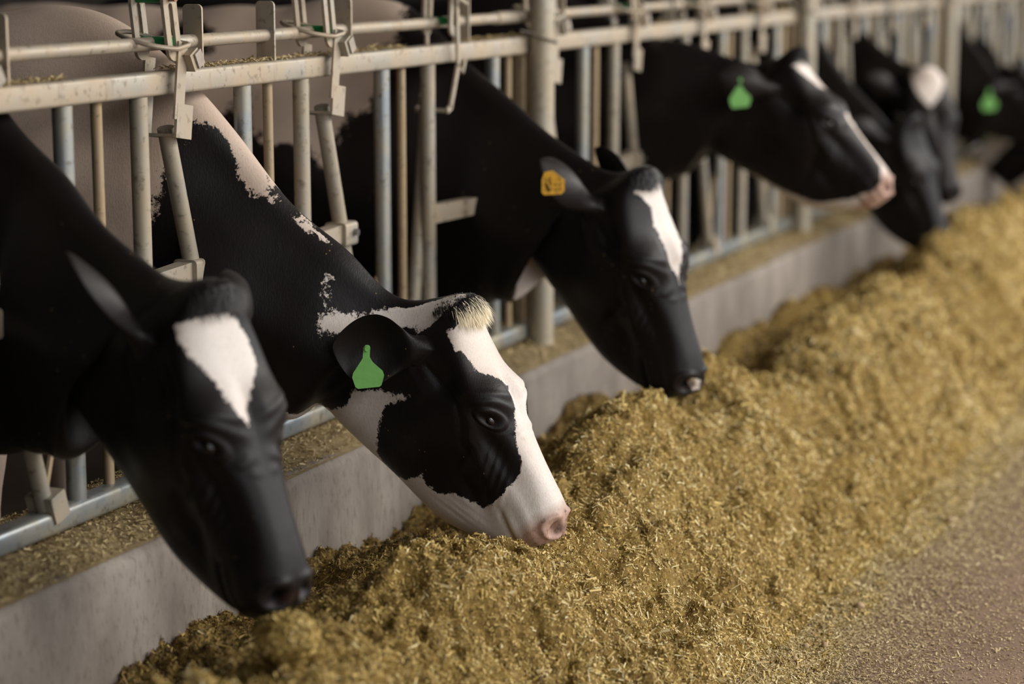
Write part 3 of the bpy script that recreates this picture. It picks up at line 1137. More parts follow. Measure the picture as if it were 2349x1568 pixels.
        t = MB().prism(poly, c, ax, -dn_, nrm, 0.003).build('ear_tag', M[tg['mat']], o)
        t['label'] = tg['label']
        bt = MB().tube([c - nrm * 0.012, c + nrm * 0.006], 0.0065 * sc, 10).build('stud', M[tg['mat']], o)
        reparent(bt, t)
        if tg.get('ink'):
            ink = MB()
            for r_ in range(3):
                for cidx in range(4):
                    px, py = (-0.017 + cidx * 0.011) * sc, (-0.022 + r_ * 0.012) * sc
                    o_ = c + ax * px + dn_ * (-py - 0.0) + nrm * 0.002
                    ink.tube([o_ + ax * 0.003 * math.cos(a) + dn_ * 0.004 * math.sin(a) for a in (0, 1.3, 2.6, 3.9 + r_, 4.9)], 0.0008, 5)
            ik = ink.build('print', M['tag_ink'], o)
            reparent(ik, t)
    return o


def line_dist(px, py, pts):
    d = np.full(px.shape, 1e9)
    for (x1, y1), (x2, y2) in zip(pts[:-1], pts[1:]):
        ex, ey = x2 - x1, y2 - y1
        t = np.clip(((px - x1) * ex + (py - y1) * ey) / (ex * ex + ey * ey), 0, 1)
        d = np.minimum(d, np.hypot(px - x1 - ex * t, py - y1 - ey * t))
    return d


def bm_fix_normals(me):
    import bmesh
    bm = bmesh.new()
    bm.from_mesh(me)
    bmesh.ops.recalc_face_normals(bm, faces=bm.faces)
    bm.to_mesh(me)
    bm.free()


def poly_sd(px, py, poly):
    """signed distance to a closed polygon, inside positive"""
    n = len(poly)
    d = np.full(px.shape, 1e9)
    inside = np.zeros(px.shape, bool)
    for a in range(n):
        x1, y1 = poly[a]
        x2, y2 = poly[(a + 1) % n]
        ex, ey = x2 - x1, y2 - y1
        wx, wy = px - x1, py - y1
        t = np.clip((wx * ex + wy * ey) / (ex * ex + ey * ey + 1e-12), 0, 1)
        dd = (wx - ex * t)**2 + (wy - ey * t)**2
        d = np.minimum(d, dd)
        c = ((y1 > py) != (y2 > py)) & (px < (x2 - x1) * (py - y1) / (y2 - y1 + 1e-12) + x1)
        inside ^= c
    d = np.sqrt(d)
    return np.where(inside, d, -d)


UNIT = 0.055


def coat_field(spec, s, k, nh, mark, mv):
    """patches are polygons in (s = ring number, k = position round the ring); k 0 top, 8 bottom, 8-16 right side"""
    val = np.full(s.shape, spec.get('base', -1.0) * 0.1)
    for sign, poly in spec.get('patches', []):
        for off in (0, -16, 16):
            pk = [(a, b + off) for a, b in poly]
            if min(b for a, b in pk) > 16.5 or max(b for a, b in pk) < -0.5:
                continue
            sd = poly_sd(s, k, pk) * UNIT
            if sign > 0:
                val = np.maximum(val, sd)
            else:
                val = np.minimum(val, -sd)
    ear = spec.get('ear_white', -0.05)
    val = np.where(mark == 1, ear, val)
    val = np.where(mark == 2, np.where(mv > 0.9, -0.05, spec.get('leg_white', -0.05)), val)
    return val


# neck rings (yT, zT, yB, zB, half width, crest)
NECK_DOWN = [
    (0.42, 1.50, 0.44, 0.66, 0.235, 0.7),
    (0.20, 1.445, 0.26, 0.60, 0.172, 0.62),
    (0.03, 1.315, 0.13, 0.60, 0.130, 0.6),
    (-0.12, 1.135, 0.01, 0.61, 0.122, 0.6),
    (-0.29, 0.965, -0.09, 0.590, 0.115, 0.62),
    (-0.42, 0.860, -0.17, 0.562, 0.105, 0.66),
]

CHEEK = [(16.44, 11.3), (16.06, 10.8), (16.31, 10.5), (16.88, 10.1), (18.0, 9.1), (18.94, 8.9), (19.38, 9.4), (19.62, 10.2), (20.31, 10.1), (20.75, 10.1),
         (21.19, 10.6), (21.88, 10.8), (22.5, 10.9), (22.44, 11.7), (22.19, 12.2), (22.12, 12.9), (21.81, 13.6), (21.5, 13.9), (20.81, 14.2), (19.81, 15.2),
         (19.31, 15.7), (18.44, 16.1), (17.88, 15.3), (17.5, 14.7), (17.0, 14.5), (16.38, 14.3), (16.31, 14.0), (15.81, 13.9), (14.94, 13.8), (14.31, 13.4),
         (14.19, 12.9), (15.0, 12.4), (15.6, 12.2), (16.19, 12.1), (16.4, 11.8)]
FACE = [(12.4, 7.8), (12.7, 9.7), (13.43, 9.3), (14.12, 9.0), (14.5, 9.3), (14.75, 10.2), (14.5, 10.5), (15.06, 10.9), (16.1, 11.2), (16.4, 11.35),
        (16.6, 12.0), (15.8, 12.6), (15.3, 13.7), (15.4, 14.2), (14.9, 14.8), (14.5, 15.6), (14.6, 16.3), (29, 16.3), (29, 7.8)]
WITH = [(-0.5, 7.8), (9.2, 7.8), (9.5, 11), (9.64, 11.9), (9.86, 12.7), (9.86, 13.7), (9.93, 14.1), (10.0, 14.4), (10.21, 14.9), (10.43, 15.2), (10.64, 15.1),
        (10.79, 14.6), (10.93, 14.4), (11.07, 14.7), (11.21, 14.8), (11.14, 15.7), (11.0, 16.3), (-0.5, 16.3)]
STRIPE = [(12.43, 12.9), (12.43, 13.1), (12.55, 13.5), (12.75, 13.65), (12.93, 14.1), (13.07, 14.6), (13.29, 14.9), (13.7, 15.6), (14.0, 15.9), (14.3, 15.2), (14.3, 14.2), (14.19, 12.9), (13.7, 13.2), (13.4, 13.3), (12.95, 13.1), (12.7, 12.9), (12.55, 12.75)]


def mirror(p, lim=0.0):
    return [(a, max(lim, 16 - b)) for a, b in p]


C2_PATCHES = [(1, FACE), (1, mirror(FACE, -0.3)), (1, WITH), (1, mirror(WITH, -0.3)), (1, STRIPE), (1, [(11.5, 15.1), (11.57, 16.1), (11.66, 15.6), (11.86, 15.5), (11.85, 15.3), (11.75, 15.3), (11.71, 15.1), (11.6, 14.95)]),
              (-1, CHEEK), (-1, [(14.15, 13.6), (14.95, 13.6), (15.15, 14.6), (14.95, 16.25), (14.45, 16.25), (14.2, 15.0)]), (-1, mirror(CHEEK, 1.3)), (1, [(12.14, 14.22), (12.22, 13.9), (12.29, 13.6), (12.36, 13.4), (12.33, 13.4), (12.25, 13.65), (12.18, 13.9)])]
C4_UNDER = [(15.4, 8.35), (16.6, 8.6), (17.6, 8.9), (19.45, 9.1), (21.6, 9.5), (22.55, 9.6), (24.2, 10.6), (25.1, 12.3), (24.9, 14), (23.7, 15), (24, 16.5), (28.9, 16.5), (28.9, 7.5), (15.4, 7.6)]
BLACK_TUFT = [('black hair on the poll', 'hair_black', 1600, dict(x=(-0.03, 0.05), y=(-0.055, 0.055), len=0.032, f=0.9))]

def wdir(dx, dy, dz):
    return (dx, dy, dz)


COWS = []
COWS.append(dict(
    debug=DBG, seed=2, res=1.0, x=4.22, hip_x=4.28, poll=(4.37, -0.56, 0.845), fwd=(0.0, -0.50, -0.87), up=(0, -0.87, 0.5), scale=1.0,
    neck=NECK_DOWN, base=-1,
    ear_r=dict(dir=(-0.55, 0.72, 0.10), wide=(-0.25, 0.1, 1.0), len=0.20, w=0.080, cup=-1),
    ear_l=dict(dir=(0.75, 0.55, 0.1), wide=(0, 0.2, 1.0), len=0.19, w=0.06, cup=-1),
    tags={'ear_r': dict(kind='flag', mat='tag_green', at=0.6, off=0.02, normal=(-1, -0.55, 0.1), label='plain green ear tag, in focus')},
    patches=C2_PATCHES, leg_white=0.05,
    tuft=[('pale yellow-white hair at the front of the poll', 'hair_pale', 3600, dict(x=(0.014, 0.07), y=(-0.055, 0.06), len=0.042, f=1.0)),
          ('black hair on top of the poll', 'hair_black', 2600, dict(x=(-0.02, 0.022), y=(-0.055, 0.03), len=0.030, f=0.9))],
    label='sharply focused black and white cow, white muzzle in the feed, green ear tag'))
COWS.append(dict(
    debug=DBG, seed=3, res=0.8, x=3.50, hip_x=3.45, poll=(3.37, -0.51, 1.02), fwd=(-0.10, -0.38, -0.92), up=(-0.30, -0.92, 0.3), scale=1.05, pink_from=9,
    neck=[(0.42, 1.50, 0.44, 0.66, 0.235, 0.7), (0.20, 1.42, 0.26, 0.62, 0.172, 0.62), (0.05, 1.325, 0.13, 0.62, 0.130, 0.6),
          (-0.10, 1.22, 0.02, 0.64, 0.122, 0.6), (-0.25, 1.10, -0.07, 0.65, 0.115, 0.62), (-0.37, 1.03, -0.13, 0.65, 0.105, 0.66)],
    ear_r=dict(dir=(-0.14, 0.09, 0.22), wide=(0.75, 0.6, 0.35), len=0.22, w=0.045, cup=1),
    ear_l=dict(dir=(0.85, 0.3, 0.25), wide=(-0.3, 0.2, 0.9), len=0.19, w=0.06, cup=-1),
    base=-1, tuft=BLACK_TUFT, patches=[(1, [(15.42, 13.88), (15.5, 14.62), (15.5, 15.75), (15.83, 16.75), (17.17, 17.12), (18.08, 16.25), (19.08, 15.75), (18.67, 15.38), (17.5, 15.12), (16.5, 14.38)])], label='black cow nearest the camera at the left, out of focus, white wedge on its forehead'))
COWS.append(dict(
    debug=DBG, seed=5, res=0.8, x=5.63, hip_x=5.68, poll=(5.49, -0.575, 1.04), fwd=(-0.045, -0.34, -0.935), up=(-0.30, -0.93, 0.3), scale=1.07, pink_from=9,
    neck=[(0.42, 1.50, 0.44, 0.66, 0.235, 0.7), (0.20, 1.455, 0.26, 0.62, 0.172, 0.62), (0.02, 1.315, 0.13, 0.63, 0.130, 0.6),
          (-0.14, 1.215, 0.02, 0.63, 0.122, 0.6), (-0.30, 1.11, -0.09, 0.635, 0.115, 0.62), (-0.45, 1.05, -0.17, 0.64, 0.105, 0.66)],
    ear_r=dict(dir=(-0.14, 0.10, 0.14), wide=(0.6, 0.1, 0.5), len=0.21, w=0.062, cup=1),
    ear_l=dict(dir=(0.05, 0.20, 0.17), wide=(-0.3, 0.2, 0.9), len=0.19, w=0.06, cup=-1),
    tags={'ear_r': dict(kind='block', mat='tag_yellow', at=0.55, off=0.045, shift=(-0.02, 0.03, 0.01), normal=(-1, -0.5, 0.1), size=1.15, ink=True, label='yellow ear tag with dark print')},
    base=-1, tuft=BLACK_TUFT, patches=[
        (1, [(15.42, 14.75), (15.7, 16.0), (15.0, 17.2), (15.42, 17.62), (16.5, 17.5), (17.42, 17.5), (18.92, 16.62), (20.08, 16.38), (19.25, 16.0), (18.08, 16.0), (17.25, 15.75), (16.42, 15.88)]),
        (1, [(25.25, 15.12), (25.75, 16.38), (26.83, 16.6), (26.8, 15.3)]), (1, [(12.9, 6.3), (12.95, 8.6), (13.6, 8.9), (14.6, 8.8), (15.8, 8.4), (15.8, 7.6), (14.5, 7), (13.2, 6.3)]),
        (1, [(8.9, 16.3), (9.0, 14.5), (8.82, 13.6), (8.91, 13.1), (8.73, 12.75), (8.55, 12.62), (8.45, 12.25), (8.27, 11.6), (8.18, 11.75), (8.09, 12), (7.55, 12), (7.36, 12.2), (7.2, 13.1), (7.0, 12.6), (6, 12.2), (4.5, 12.5), (4, 14), (4.2, 16.3)]),
        (1, [(8.9, -0.3), (9.0, 1.5), (8.6, 3.4), (7.5, 4), (6, 3.8), (4.5, 3.5), (4, 2), (4.2, -0.3)]),
        (-1, [(6.56, 14.6), (6.67, 13.9), (6.4, 13.6), (6.0, 13.9), (5.9, 14.6), (6.2, 15.1)])], label='black cow with a long white blaze down its face and a yellow ear tag'))
COWS.append(dict(
    debug=DBG, seed=6, res=0.7, x=7.08, hip_x=7.15, poll=(7.08, -0.53, 1.285), fwd=(0.0, -0.67, -0.74), up=(0, -0.74, 0.67), scale=1.0,
    neck=[(0.42, 1.50, 0.44, 0.68, 0.235, 0.7), (0.20, 1.44, 0.26, 0.70, 0.172, 0.62), (0.03, 1.34, 0.13, 0.74, 0.130, 0.6),
          (-0.13, 1.315, 0.02, 0.79, 0.122, 0.6), (-0.29, 1.28, -0.08, 0.82, 0.115, 0.62), (-0.42, 1.25, -0.16, 0.85, 0.105, 0.66)],
    ear_r=dict(dir=(-0.5, 0.62, 0.22), wide=(0.1, 0.1, 1.0), len=0.20, w=0.06, cup=1),
    ear_l=dict(dir=(0.75, 0.55, 0.2), wide=(0, 0.2, 1.0), len=0.19, w=0.06, cup=-1),
    tags={'ear_r': dict(kind='flag', mat='tag_green', at=0.62, off=0.02, normal=(-1, -0.5, 0.1), label='blurred green ear tag')},
    base=-1, tuft=BLACK_TUFT, poll_bump=0.034, patches=[(1, [(15.18, 14.14), (15.36, 15.29), (16.2, 16.8), (17.64, 17.14), (17.27, 15.86), (16.18, 14.8)]),
        (1, [(19.45, 16.8), (20.45, 16.86), (23.27, 16.8), (24.2, 17), (24, 15.14), (22.45, 15.6), (20.27, 15.9), (19.4, 16.2)]), (1, C4_UNDER), (1, mirror(C4_UNDER, -0.5))], label='black cow with its head raised, pink nose and a white line under its jaw'))
# the row beyond
EARS = dict(ear_r=dict(dir=(-0.5, 0.6, 0.4), wide=(0.3, -0.3, 0.9), len=0.18, w=0.05, cup=1),
            ear_l=dict(dir=(0.75, 0.55, 0.2), wide=(0, 0.2, 1.0), len=0.19, w=0.06, cup=-1))
COWS.append(dict(
    debug=DBG, seed=8, res=0.5, x=9.2, hip_x=9.2, poll=(9.05, -0.48, 0.93), fwd=(-0.05, -0.35, -0.93), up=(-0.3, -0.9, 0.3), scale=1.0,
    neck=NECK_DOWN, base=-1, label='black cow eating just beyond the raised head, plain black face down in the feed', **EARS))
COWS.append(dict(
    debug=DBG, seed=9, res=0.5, x=9.95, hip_x=9.95, poll=(9.72, -0.38, 1.09), fwd=(-0.30, -0.30, -0.90), up=(-0.85, -0.5, 0.3), scale=1.05,
    neck=[(0.42, 1.50, 0.44, 0.66, 0.235, 0.7), (0.20, 1.42, 0.26, 0.62, 0.172, 0.62), (0.05, 1.325, 0.13, 0.62, 0.130, 0.6),
          (-0.06, 1.24, 0.04, 0.64, 0.122, 0.6), (-0.16, 1.17, -0.02, 0.66, 0.115, 0.62), (-0.25, 1.12, -0.06, 0.68, 0.105, 0.66)],
    base=-1, patches=[(1, [(13.86, 13.6), (14.0, 16.2), (15.25, 18), (16.5, 17), (17.62, 15.8), (16.5, 15.0)])], label='black cow far back with a white triangle on its forehead', **EARS))
COWS.append(dict(
    debug=DBG, seed=10, res=0.5, x=11.95, hip_x=11.95, poll=(11.80, -0.40, 1.03), fwd=(0.1, -0.80, -0.58), up=(0, -0.6, 0.8), scale=1.0,
    neck=NECK_DOWN, base=-1,
    ear_r=dict(dir=(-0.3, 0.35, -0.1), wide=(0.3, -0.3, 0.9), len=0.15, w=0.05, cup=1),
    ear_l=EARS['ear_l'],
    tags={'ear_r': dict(kind='flag', mat='tag_green', at=0.9, off=0.03, normal=(-1, -0.3, 0.1), size=1.15, label='green ear tag hanging from the far cow')},
    label='distant black cow near the right edge with a bright green tag hanging at its ear'))
COWS.append(dict(
    debug=DBG, seed=12, res=0.5, x=12.65, hip_x=12.65, poll=(12.22, -0.37, 0.745), fwd=(-0.05, -0.55, -0.8), up=(-0.2, -0.8, 0.5), scale=1.0,
    neck=[(0.42, 1.50, 0.44, 0.66, 0.235, 0.7), (0.20, 1.40, 0.26, 0.60, 0.172, 0.62), (0.03, 1.25, 0.13, 0.56, 0.130, 0.6),
          (-0.10, 1.08, 0.03, 0.53, 0.122, 0.6), (-0.22, 0.93, -0.05, 0.50, 0.115, 0.62), (-0.32, 0.83, -0.12, 0.48, 0.105, 0.66)],
    base=1, cream_to=0, patches=[(-1, [(-1, -3), (13.2, -3), (13.2, 19), (-1, 19)]), (-1, [(16.5, 9.5), (20, 9.3), (20.5, 11.5), (19, 13.5), (16.5, 13)])], tags={'ear_r': dict(kind='flag', mat='tag_green', at=0.6, off=0.02, normal=(-1, -0.3, 0.1), size=1.0, label='green ear tag of the white cow')},
    label='distant white cow with a black cheek patch at the right picture edge', **EARS))

for sp in COWS:
    make_cow(sp)

# ------------------------------------------------------------------ the feed
def vnoise(x, y, seed):
    rs = np.random.RandomState(seed)
    T = rs.rand(256, 256)
    xi, yi = np.floor(x).astype(int), np.floor(y).astype(int)
    fx, fy = x - xi, y - yi
    fx, fy = fx * fx * (3 - 2 * fx), fy * fy * (3 - 2 * fy)
    a = T[xi % 256, yi % 256]
    b = T[(xi + 1) % 256, yi % 256]
    c = T[xi % 256, (yi + 1) % 256]
    d = T[(xi + 1) % 256, (yi + 1) % 256]
    return (a * (1 - fx) + b * fx) * (1 - fy) + (c * (1 - fx) + d * fx) * fy - 0.5


FY = [-1.62, -1.42, -1.30, -1.22, -1.10, -0.95, -0.80, -0.66, -0.52, -0.38, -0.26, -0.17]
FZ = [-0.02, -0.004, 0.012, 0.045, 0.125, 0.235, 0.320, 0.345, 0.285, 0.200, 0.175, 0.18]
MOUNDS = [  # x, y, amount, sx, sy
    (5.15, -0.60, 0.085, 0.32, 0.16), (5.85, -0.62, 0.075, 0.30, 0.2), (6.75, -0.45, -0.10, 0.5, 0.2), (4.45, -0.62, -0.065, 0.26, 0.15), (3.95, -0.70, 0.03, 0.2, 0.15),
    (3.45, -0.55, -0.055, 0.35, 0.2), (5.62, -0.42, 0.0, 0.2, 0.12), (6.45, -0.50, -0.05, 0.3, 0.16),
    (7.5, -0.66, 0.075, 0.4, 0.2), (8.3, -0.45, -0.03, 0.35, 0.15), (9.3, -0.7, 0.09, 0.7, 0.22), (11, -0.7, 0.06, 0.8, 0.2),
    (2.8, -0.7, 0.04, 0.4, 0.2), (4.75, -0.26, -0.035, 0.35, 0.10), (4.7, -1.0, 0.02, 0.3, 0.2), (5.6, -0.22, 0.05, 0.3, 0.08), (7.5, -0.22, 0.04, 2.0, 0.06),
]


def feed_h(x, y):
    wy = y + 0.10 * vnoise(x * 1.3, y * 0.6, 3) * (y < -0.5) + 0.07 * vnoise(x * 3.3, y * 0.6, 4) * (y < -0.9)
    z = np.interp(wy, FY, FZ)
    for (mx, my, a, sx, sy) in MOUNDS:
        z = z + a * np.exp(-((x - mx) / sx)**2 - ((y - my) / sy)**2)
    env = np.clip((y + 1.36) / 0.25, 0, 1)
    z = z + env * (0.10 * vnoise(x * 3.2, y * 3.2, 5) + 0.065 * vnoise(x * 7.5, y * 7.5, 6) + 0.040 * vnoise(x * 17, y * 17, 7))
    z = z + (0.2 + 0.8 * env) * (0.034 * vnoise(x * 42, y * 42, 8) + 0.013 * vnoise(x * 95, y * 95, 9)) * np.clip((z + 0.0) / 0.04, 0, 1)
    return z


def grid_x(x0, x1, dx):
    return np.arange(x0, x1, dx)


gx = np.concatenate([grid_x(1.8, 2.9, 0.03), grid_x(2.9, 6.6, 0.0085), grid_x(6.6, 10, 0.016), grid_x(10, 30, 0.06)])
gy = np.arange(-1.5, -0.1899, 0.0085)
GX, GY = np.meshgrid(gx, gy, indexing='ij')
GZ = feed_h(GX, GY)
GZ = np.where(GZ < 0.002, -0.01, GZ)
nI, nJ = GX.shape
Vf = np.stack([GX, GY, GZ], -1).reshape(-1, 3)
I, J = np.meshgrid(np.arange(nI - 1), np.arange(nJ - 1), indexing='ij')
a_ = (I * nJ + J).ravel()
Ff = np.stack([a_, a_ + nJ, a_ + nJ + 1, a_ + 1], 1)
keep = Vf[Ff][:, :, 2].max(1) > 0
Ff = Ff[keep]
feed_me = np_mesh('feed_pile', Vf, Ff)
feed = link_mesh('feed_pile', feed_me, M['feed'])
tag(feed, 'long heap of golden chopped feed lying along the curb in front of the cows', 'feed', kind='stuff')


def flakes(name, P, Nn, L, W, shade, mat, parent, seed, tilt=0.45, lift=0.001):
    """one small curled chip of straw at every point"""
    rs = np.random.RandomState(seed)
    n = len(P)
    t = rs.normal(0, 1, (n, 3))
    nn = Nn + rs.normal(0, tilt, (n, 3))
    nn /= np.linalg.norm(nn, axis=1, keepdims=True)
    t -= nn * (t * nn).sum(1, keepdims=True)
    t /= np.linalg.norm(t, axis=1, keepdims=True)
    b = np.cross(nn, t)
    L, W = L[:, None], W[:, None]
    c = P + Nn * lift + nn * (0.15 * L)
    curl = nn * L * rs.uniform(-0.18, 0.18, (n, 1))
    skew = rs.uniform(0.5, 1.0, (n, 1))
    v0 = c - t * L / 2 - b * W / 2 + curl
    v1 = c - t * L / 2 + b * W / 2 * skew + curl
    v2 = c + t * L / 2 + b * W / 2 - curl * 0.3
    v3 = c + t * L / 2 - b * W / 2 * skew + curl
    V = np.stack([v0, v1, v2, v3], 1).reshape(-1, 3)
    F = np.arange(4 * n).reshape(n, 4)
    me = np_mesh(name, V, F, {'shade': np.repeat(shade, 4)})
    o = link_mesh(name, me, mat, None, smooth=False)
    if parent:
        o.parent = parent
    return o


rs = np.random.RandomState(11)


def normals_at(x, y):
    e = 0.006
    dzx = (feed_h(x + e, y) - feed_h(x - e, y)) / (2 * e)
    dzy = (feed_h(x, y + e) - feed_h(x, y - e)) / (2 * e)
    n = np.stack([-dzx, -dzy, np.ones_like(x)], 1)
    return n / np.linalg.norm(n, axis=1, keepdims=True)


NF = 250000
u = rs.rand(NF)
xa, xb = 2.75, 14.0
xx = 1 / (1 / xa + u * (1 / xb - 1 / xa))
yy = rs.uniform(-1.38, -0.19, NF)
zz = feed_h(xx, yy)
ok = zz > 0.004
xx, yy, zz = xx[ok], yy[ok], zz[ok]
nn_ = normals_at(xx, yy)
nf = len(xx)
sz = np.clip(xx / 5.0, 0.9, 2.4)
ln = np.exp(rs.normal(math.log(0.0080), 0.52, nf)) * sz
wd_ = np.exp(rs.normal(math.log(0.0027), 0.38, nf)) * sz
shade = np.clip(rs.normal(0.48, 0.27, nf) + 0.35 * vnoise(xx * 2.5, yy * 2.5, 21) + 0.25 * vnoise(xx * 9, yy * 9, 22) + 0.12 * (yy < -0.75) - 0.30 * np.clip((yy + 0.62) / 0.15, 0, 1), 0, 1)  # curb-side flakes coloured darker: mostly that slope's shade, partly moist feed
lg = rs.rand(nf) < 0.012
ln = np.where(lg, ln * 3.2, ln)
wd_ = np.where(lg, np.minimum(wd_, 0.002), wd_)
ln = np.minimum(ln, 0.035)
wd_ = np.minimum(wd_, 0.0065 * sz)
shade = np.where(lg, np.clip(shade + 0.35, 0, 1), shade)
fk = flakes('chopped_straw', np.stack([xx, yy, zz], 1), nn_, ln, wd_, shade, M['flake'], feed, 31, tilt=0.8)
fk['kind'] = 'stuff'

# soft crumbs lying among the straw
def crumbs(name, P, R, shade, mat, parent, seed):
    rq = np.random.RandomState(seed)
    n = len(P)
    dirs = np.array([[1, 0, 0], [-1, 0, 0], [0, 1, 0], [0, -1, 0], [0, 0, 1], [0, 0, -1]], float)
    V = dirs[None] * R[:, None, None] * rq.uniform(0.45, 1.15, (n, 6, 1)) + rq.normal(0, 0.18, (n, 6, 3)) * R[:, None, None]
    th = rq.uniform(0, 6.28, n)
    c, s_ = np.cos(th)[:, None], np.sin(th)[:, None]
    V = np.stack([V[..., 0] * c - V[..., 1] * s_, V[..., 0] * s_ + V[..., 1] * c, V[..., 2]], -1) + P[:, None]
    T = np.array([[0, 2, 4], [2, 1, 4], [1, 3, 4], [3, 0, 4], [2, 0, 5], [1, 2, 5], [3, 1, 5], [0, 3, 5]])
    F = (np.arange(n)[:, None, None] * 6 + T[None]).reshape(-1, 3)
    me = np_mesh(name, V.reshape(-1, 3), F, {'shade': np.repeat(shade, 6)})
    o = link_mesh(name, me, mat, None, smooth=False)
    o.parent = parent
    o['kind'] = 'stuff'
    return o


NCR = 90000
u = rs.rand(NCR)
cx2 = 1 / (1 / 2.75 + u * (1 / 12.0 - 1 / 2.75))
cy2 = rs.uniform(-1.36, -0.19, NCR)
cz2 = feed_h(cx2, cy2)
ok = cz2 > 0.004
cx2, cy2, cz2 = cx2[ok], cy2[ok], cz2[ok]
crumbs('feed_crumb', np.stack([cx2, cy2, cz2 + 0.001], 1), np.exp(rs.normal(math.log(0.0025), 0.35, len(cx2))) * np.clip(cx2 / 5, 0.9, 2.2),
       np.clip(rs.normal(0.60, 0.15, len(cx2)) + 0.35 * vnoise(cx2 * 2.5, cy2 * 2.5, 21) + 0.1 * (cy2 < -0.75) - 0.30 * np.clip((cy2 + 0.62) / 0.15, 0, 1), 0, 1), M['flake'], feed, 37)  # crumbs near the curb get the same painted slope shade and damp tone

# thin litter of feed on the curb
nc = 60000
cx_ = 1 / (1 / 2.7 + rs.rand(nc) * (1 / 16.0 - 1 / 2.7))
cy_ = CURB_Y + 0.02 + 0.36 * rs.rand(nc) ** 1.1
dens = vnoise(cx_ * 3, cy_ * 9, 41) + 0.5 + (cy_ - CURB_Y) * 1.2
sel = dens > rs.rand(nc) * 0.9
cx_, cy_ = cx_[sel], cy_[sel]


def litter_h(x, y):
    d = np.clip(y - CURB_Y - 0.015, 0, 0.5)
    return CURB_Z + np.clip(d * 0.3, 0, 0.022) * (0.55 + 0.9 * vnoise(x * 6, y * 9, 43)) + 0.007 * vnoise(x * 40, y * 40, 44) * np.clip(d / 0.05, 0, 1) - 0.002


lx_ = np.concatenate([grid_x(1.8, 7, 0.012), grid_x(7, 30, 0.05)])
ly_ = np.linspace(CURB_Y + 0.012, 0.18, 34)
LX, LY = np.meshgrid(lx_, ly_, indexing='ij')
LZ = litter_h(LX, LY)
a_ = (np.arange(len(lx_) - 1)[:, None] * len(ly_) + np.arange(len(ly_) - 1)[None]).ravel()
lm = np_mesh('spilled_feed', np.stack([LX, LY, LZ], -1).reshape(-1, 3), np.stack([a_, a_ + len(ly_), a_ + len(ly_) + 1, a_ + 1], 1))
spill = link_mesh('spilled_feed', lm, M['spill'])
tag(spill, 'thin layer of dry feed crumbs on top of the concrete curb under the barrier', 'feed', kind='stuff')
cz_ = litter_h(cx_, cy_) + 0.001
nt_ = 5000          # crumbs that settled on the top rail
rx_ = 1 / (1 / 3.2 + rs.rand(nt_) * (1 / 9.0 - 1 / 3.2))
rx_ = rx_[vnoise(rx_ * 2.6, rx_ * 0, 47) > -0.02]
cx_ = np.concatenate([cx_, rx_])
cy_ = np.concatenate([cy_, rs.uniform(-0.016, 0.022, len(rx_))])
cz_ = np.concatenate([cz_, ZT + 0.0262 + 0.006 * rs.rand(len(rx_)) ** 2])
n = len(cx_)
sz = np.clip(cx_ / 5.0, 0.9, 2.2)
o = flakes('chopped_straw', np.stack([cx_, cy_, cz_], 1), np.tile([0, 0, 1.0], (n, 1)),
           np.minimum(np.exp(rs.normal(math.log(0.0085), 0.5, n)), 0.03) * sz, np.exp(rs.normal(math.log(0.0022), 0.3, n)) * sz,
           np.clip(rs.normal(0.5, 0.25, n), 0, 1), M['flake_pale'], spill, 33, tilt=0.35)
o['kind'] = 'stuff'

# crumbs scattered over the alley floor
nc = 150000
fx_ = 1 / (1 / 3.3 + rs.rand(nc) * (1 / 14.0 - 1 / 3.3))
dd = rs.exponential(0.17, nc)
fy_ = -1.26 - dd
sel = (vnoise(fx_ * 4, fy_ * 4, 51) + 0.75 > rs.rand(nc) * 0.8) & (fy_ > -3)
fx_, fy_ = fx_[sel], fy_[sel]
n = len(fx_)
sz = np.clip(fx_ / 5.0, 0.8, 2.0)
fz_ = np.maximum(feed_h(fx_, fy_), 0.0)
o = flakes('feed_crumbs', np.stack([fx_, fy_, fz_ + 0.0005], 1), np.tile([0, 0, 1.0], (n, 1)),
           np.exp(rs.normal(math.log(0.0048), 0.5, n)) * sz, np.exp(rs.normal(math.log(0.0026), 0.35, n)) * sz,
           np.clip(rs.normal(0.55, 0.2, n), 0, 1), M['flake_pale'], None, 35, tilt=0.3)
tag(o, 'loose feed crumbs scattered over the pinkish alley floor beside the heap', 'feed', kind='stuff')

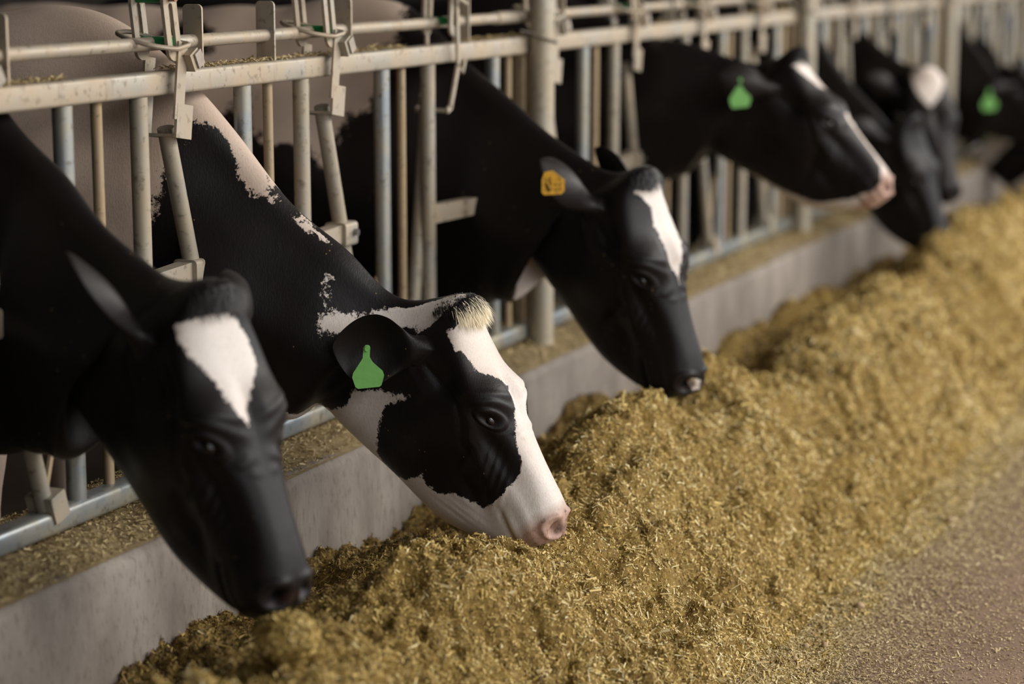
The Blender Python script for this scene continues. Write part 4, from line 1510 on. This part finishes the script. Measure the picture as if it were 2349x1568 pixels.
# mouthful hanging from the lips of the nearest cow
n = 3800
mc = np.array([3.30, -0.70, 0.385])
q = rs.normal(0, 1, (n, 3))
q /= np.linalg.norm(q, axis=1, keepdims=True)
rad = rs.rand(n, 1) ** 0.33
P = mc + q * rad * np.array([0.045, 0.07, 0.05]) * (1 + 0.25 * vnoise(q[:, 0] * 2 + 5, q[:, 1] * 2 + 5, 61)[:, None])
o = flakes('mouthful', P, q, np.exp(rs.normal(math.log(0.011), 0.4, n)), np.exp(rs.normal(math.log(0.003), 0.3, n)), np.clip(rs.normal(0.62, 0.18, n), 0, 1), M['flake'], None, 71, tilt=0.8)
tag(o, 'clump of golden feed at the mouth of the nearest black cow', 'feed', kind='stuff')

# balls of caked feed that rolled off the heap
PEL = [(1955, 'largest caked feed ball, lying between the heap and the bare floor', 5.06, -1.335, 0.012), (0, 'paler caked feed ball of the pair at the near foot of the heap', 4.70, -1.30, 0.0085),
       (0, 'darker caked feed ball of the pair at the near foot of the heap', 4.74, -1.335, 0.0085), (0, 'small caked feed ball nearest the bottom of the picture', 4.57, -1.31, 0.008),
       (0, 'far caked feed ball on the pale litter halfway up the floor edge', 5.98, -1.36, 0.012)]
for (_, lab, bx, by, br) in PEL:
    rb = np.random.RandomState(int(bx * 100))
    vs, fs = [], []
    n1, n2 = 7, 10
    for a in range(n1 + 1):
        for b in range(n2):
            th, ph = math.pi * a / n1, 2 * math.pi * b / n2
            k = br * (1 + (rb.uniform(-0.12, 0.12) if 0 < a < n1 else 0))
            vs.append((k * math.sin(th) * math.cos(ph), k * math.sin(th) * math.sin(ph), k * 0.85 * math.cos(th)))
    for a in range(n1):
        for b in range(n2):
            fs.append((a * n2 + b, a * n2 + (b + 1) % n2, (a + 1) * n2 + (b + 1) % n2, (a + 1) * n2 + b))
    pb = MB().add(vs, fs).build('feed_ball', M['ball'])
    pb.location = (bx, by, max(0.0, float(feed_h(np.array([bx]), np.array([by]))[0])) + br * 0.7)
    tag(pb, lab, 'feed ball', 'caked feed balls on the floor')
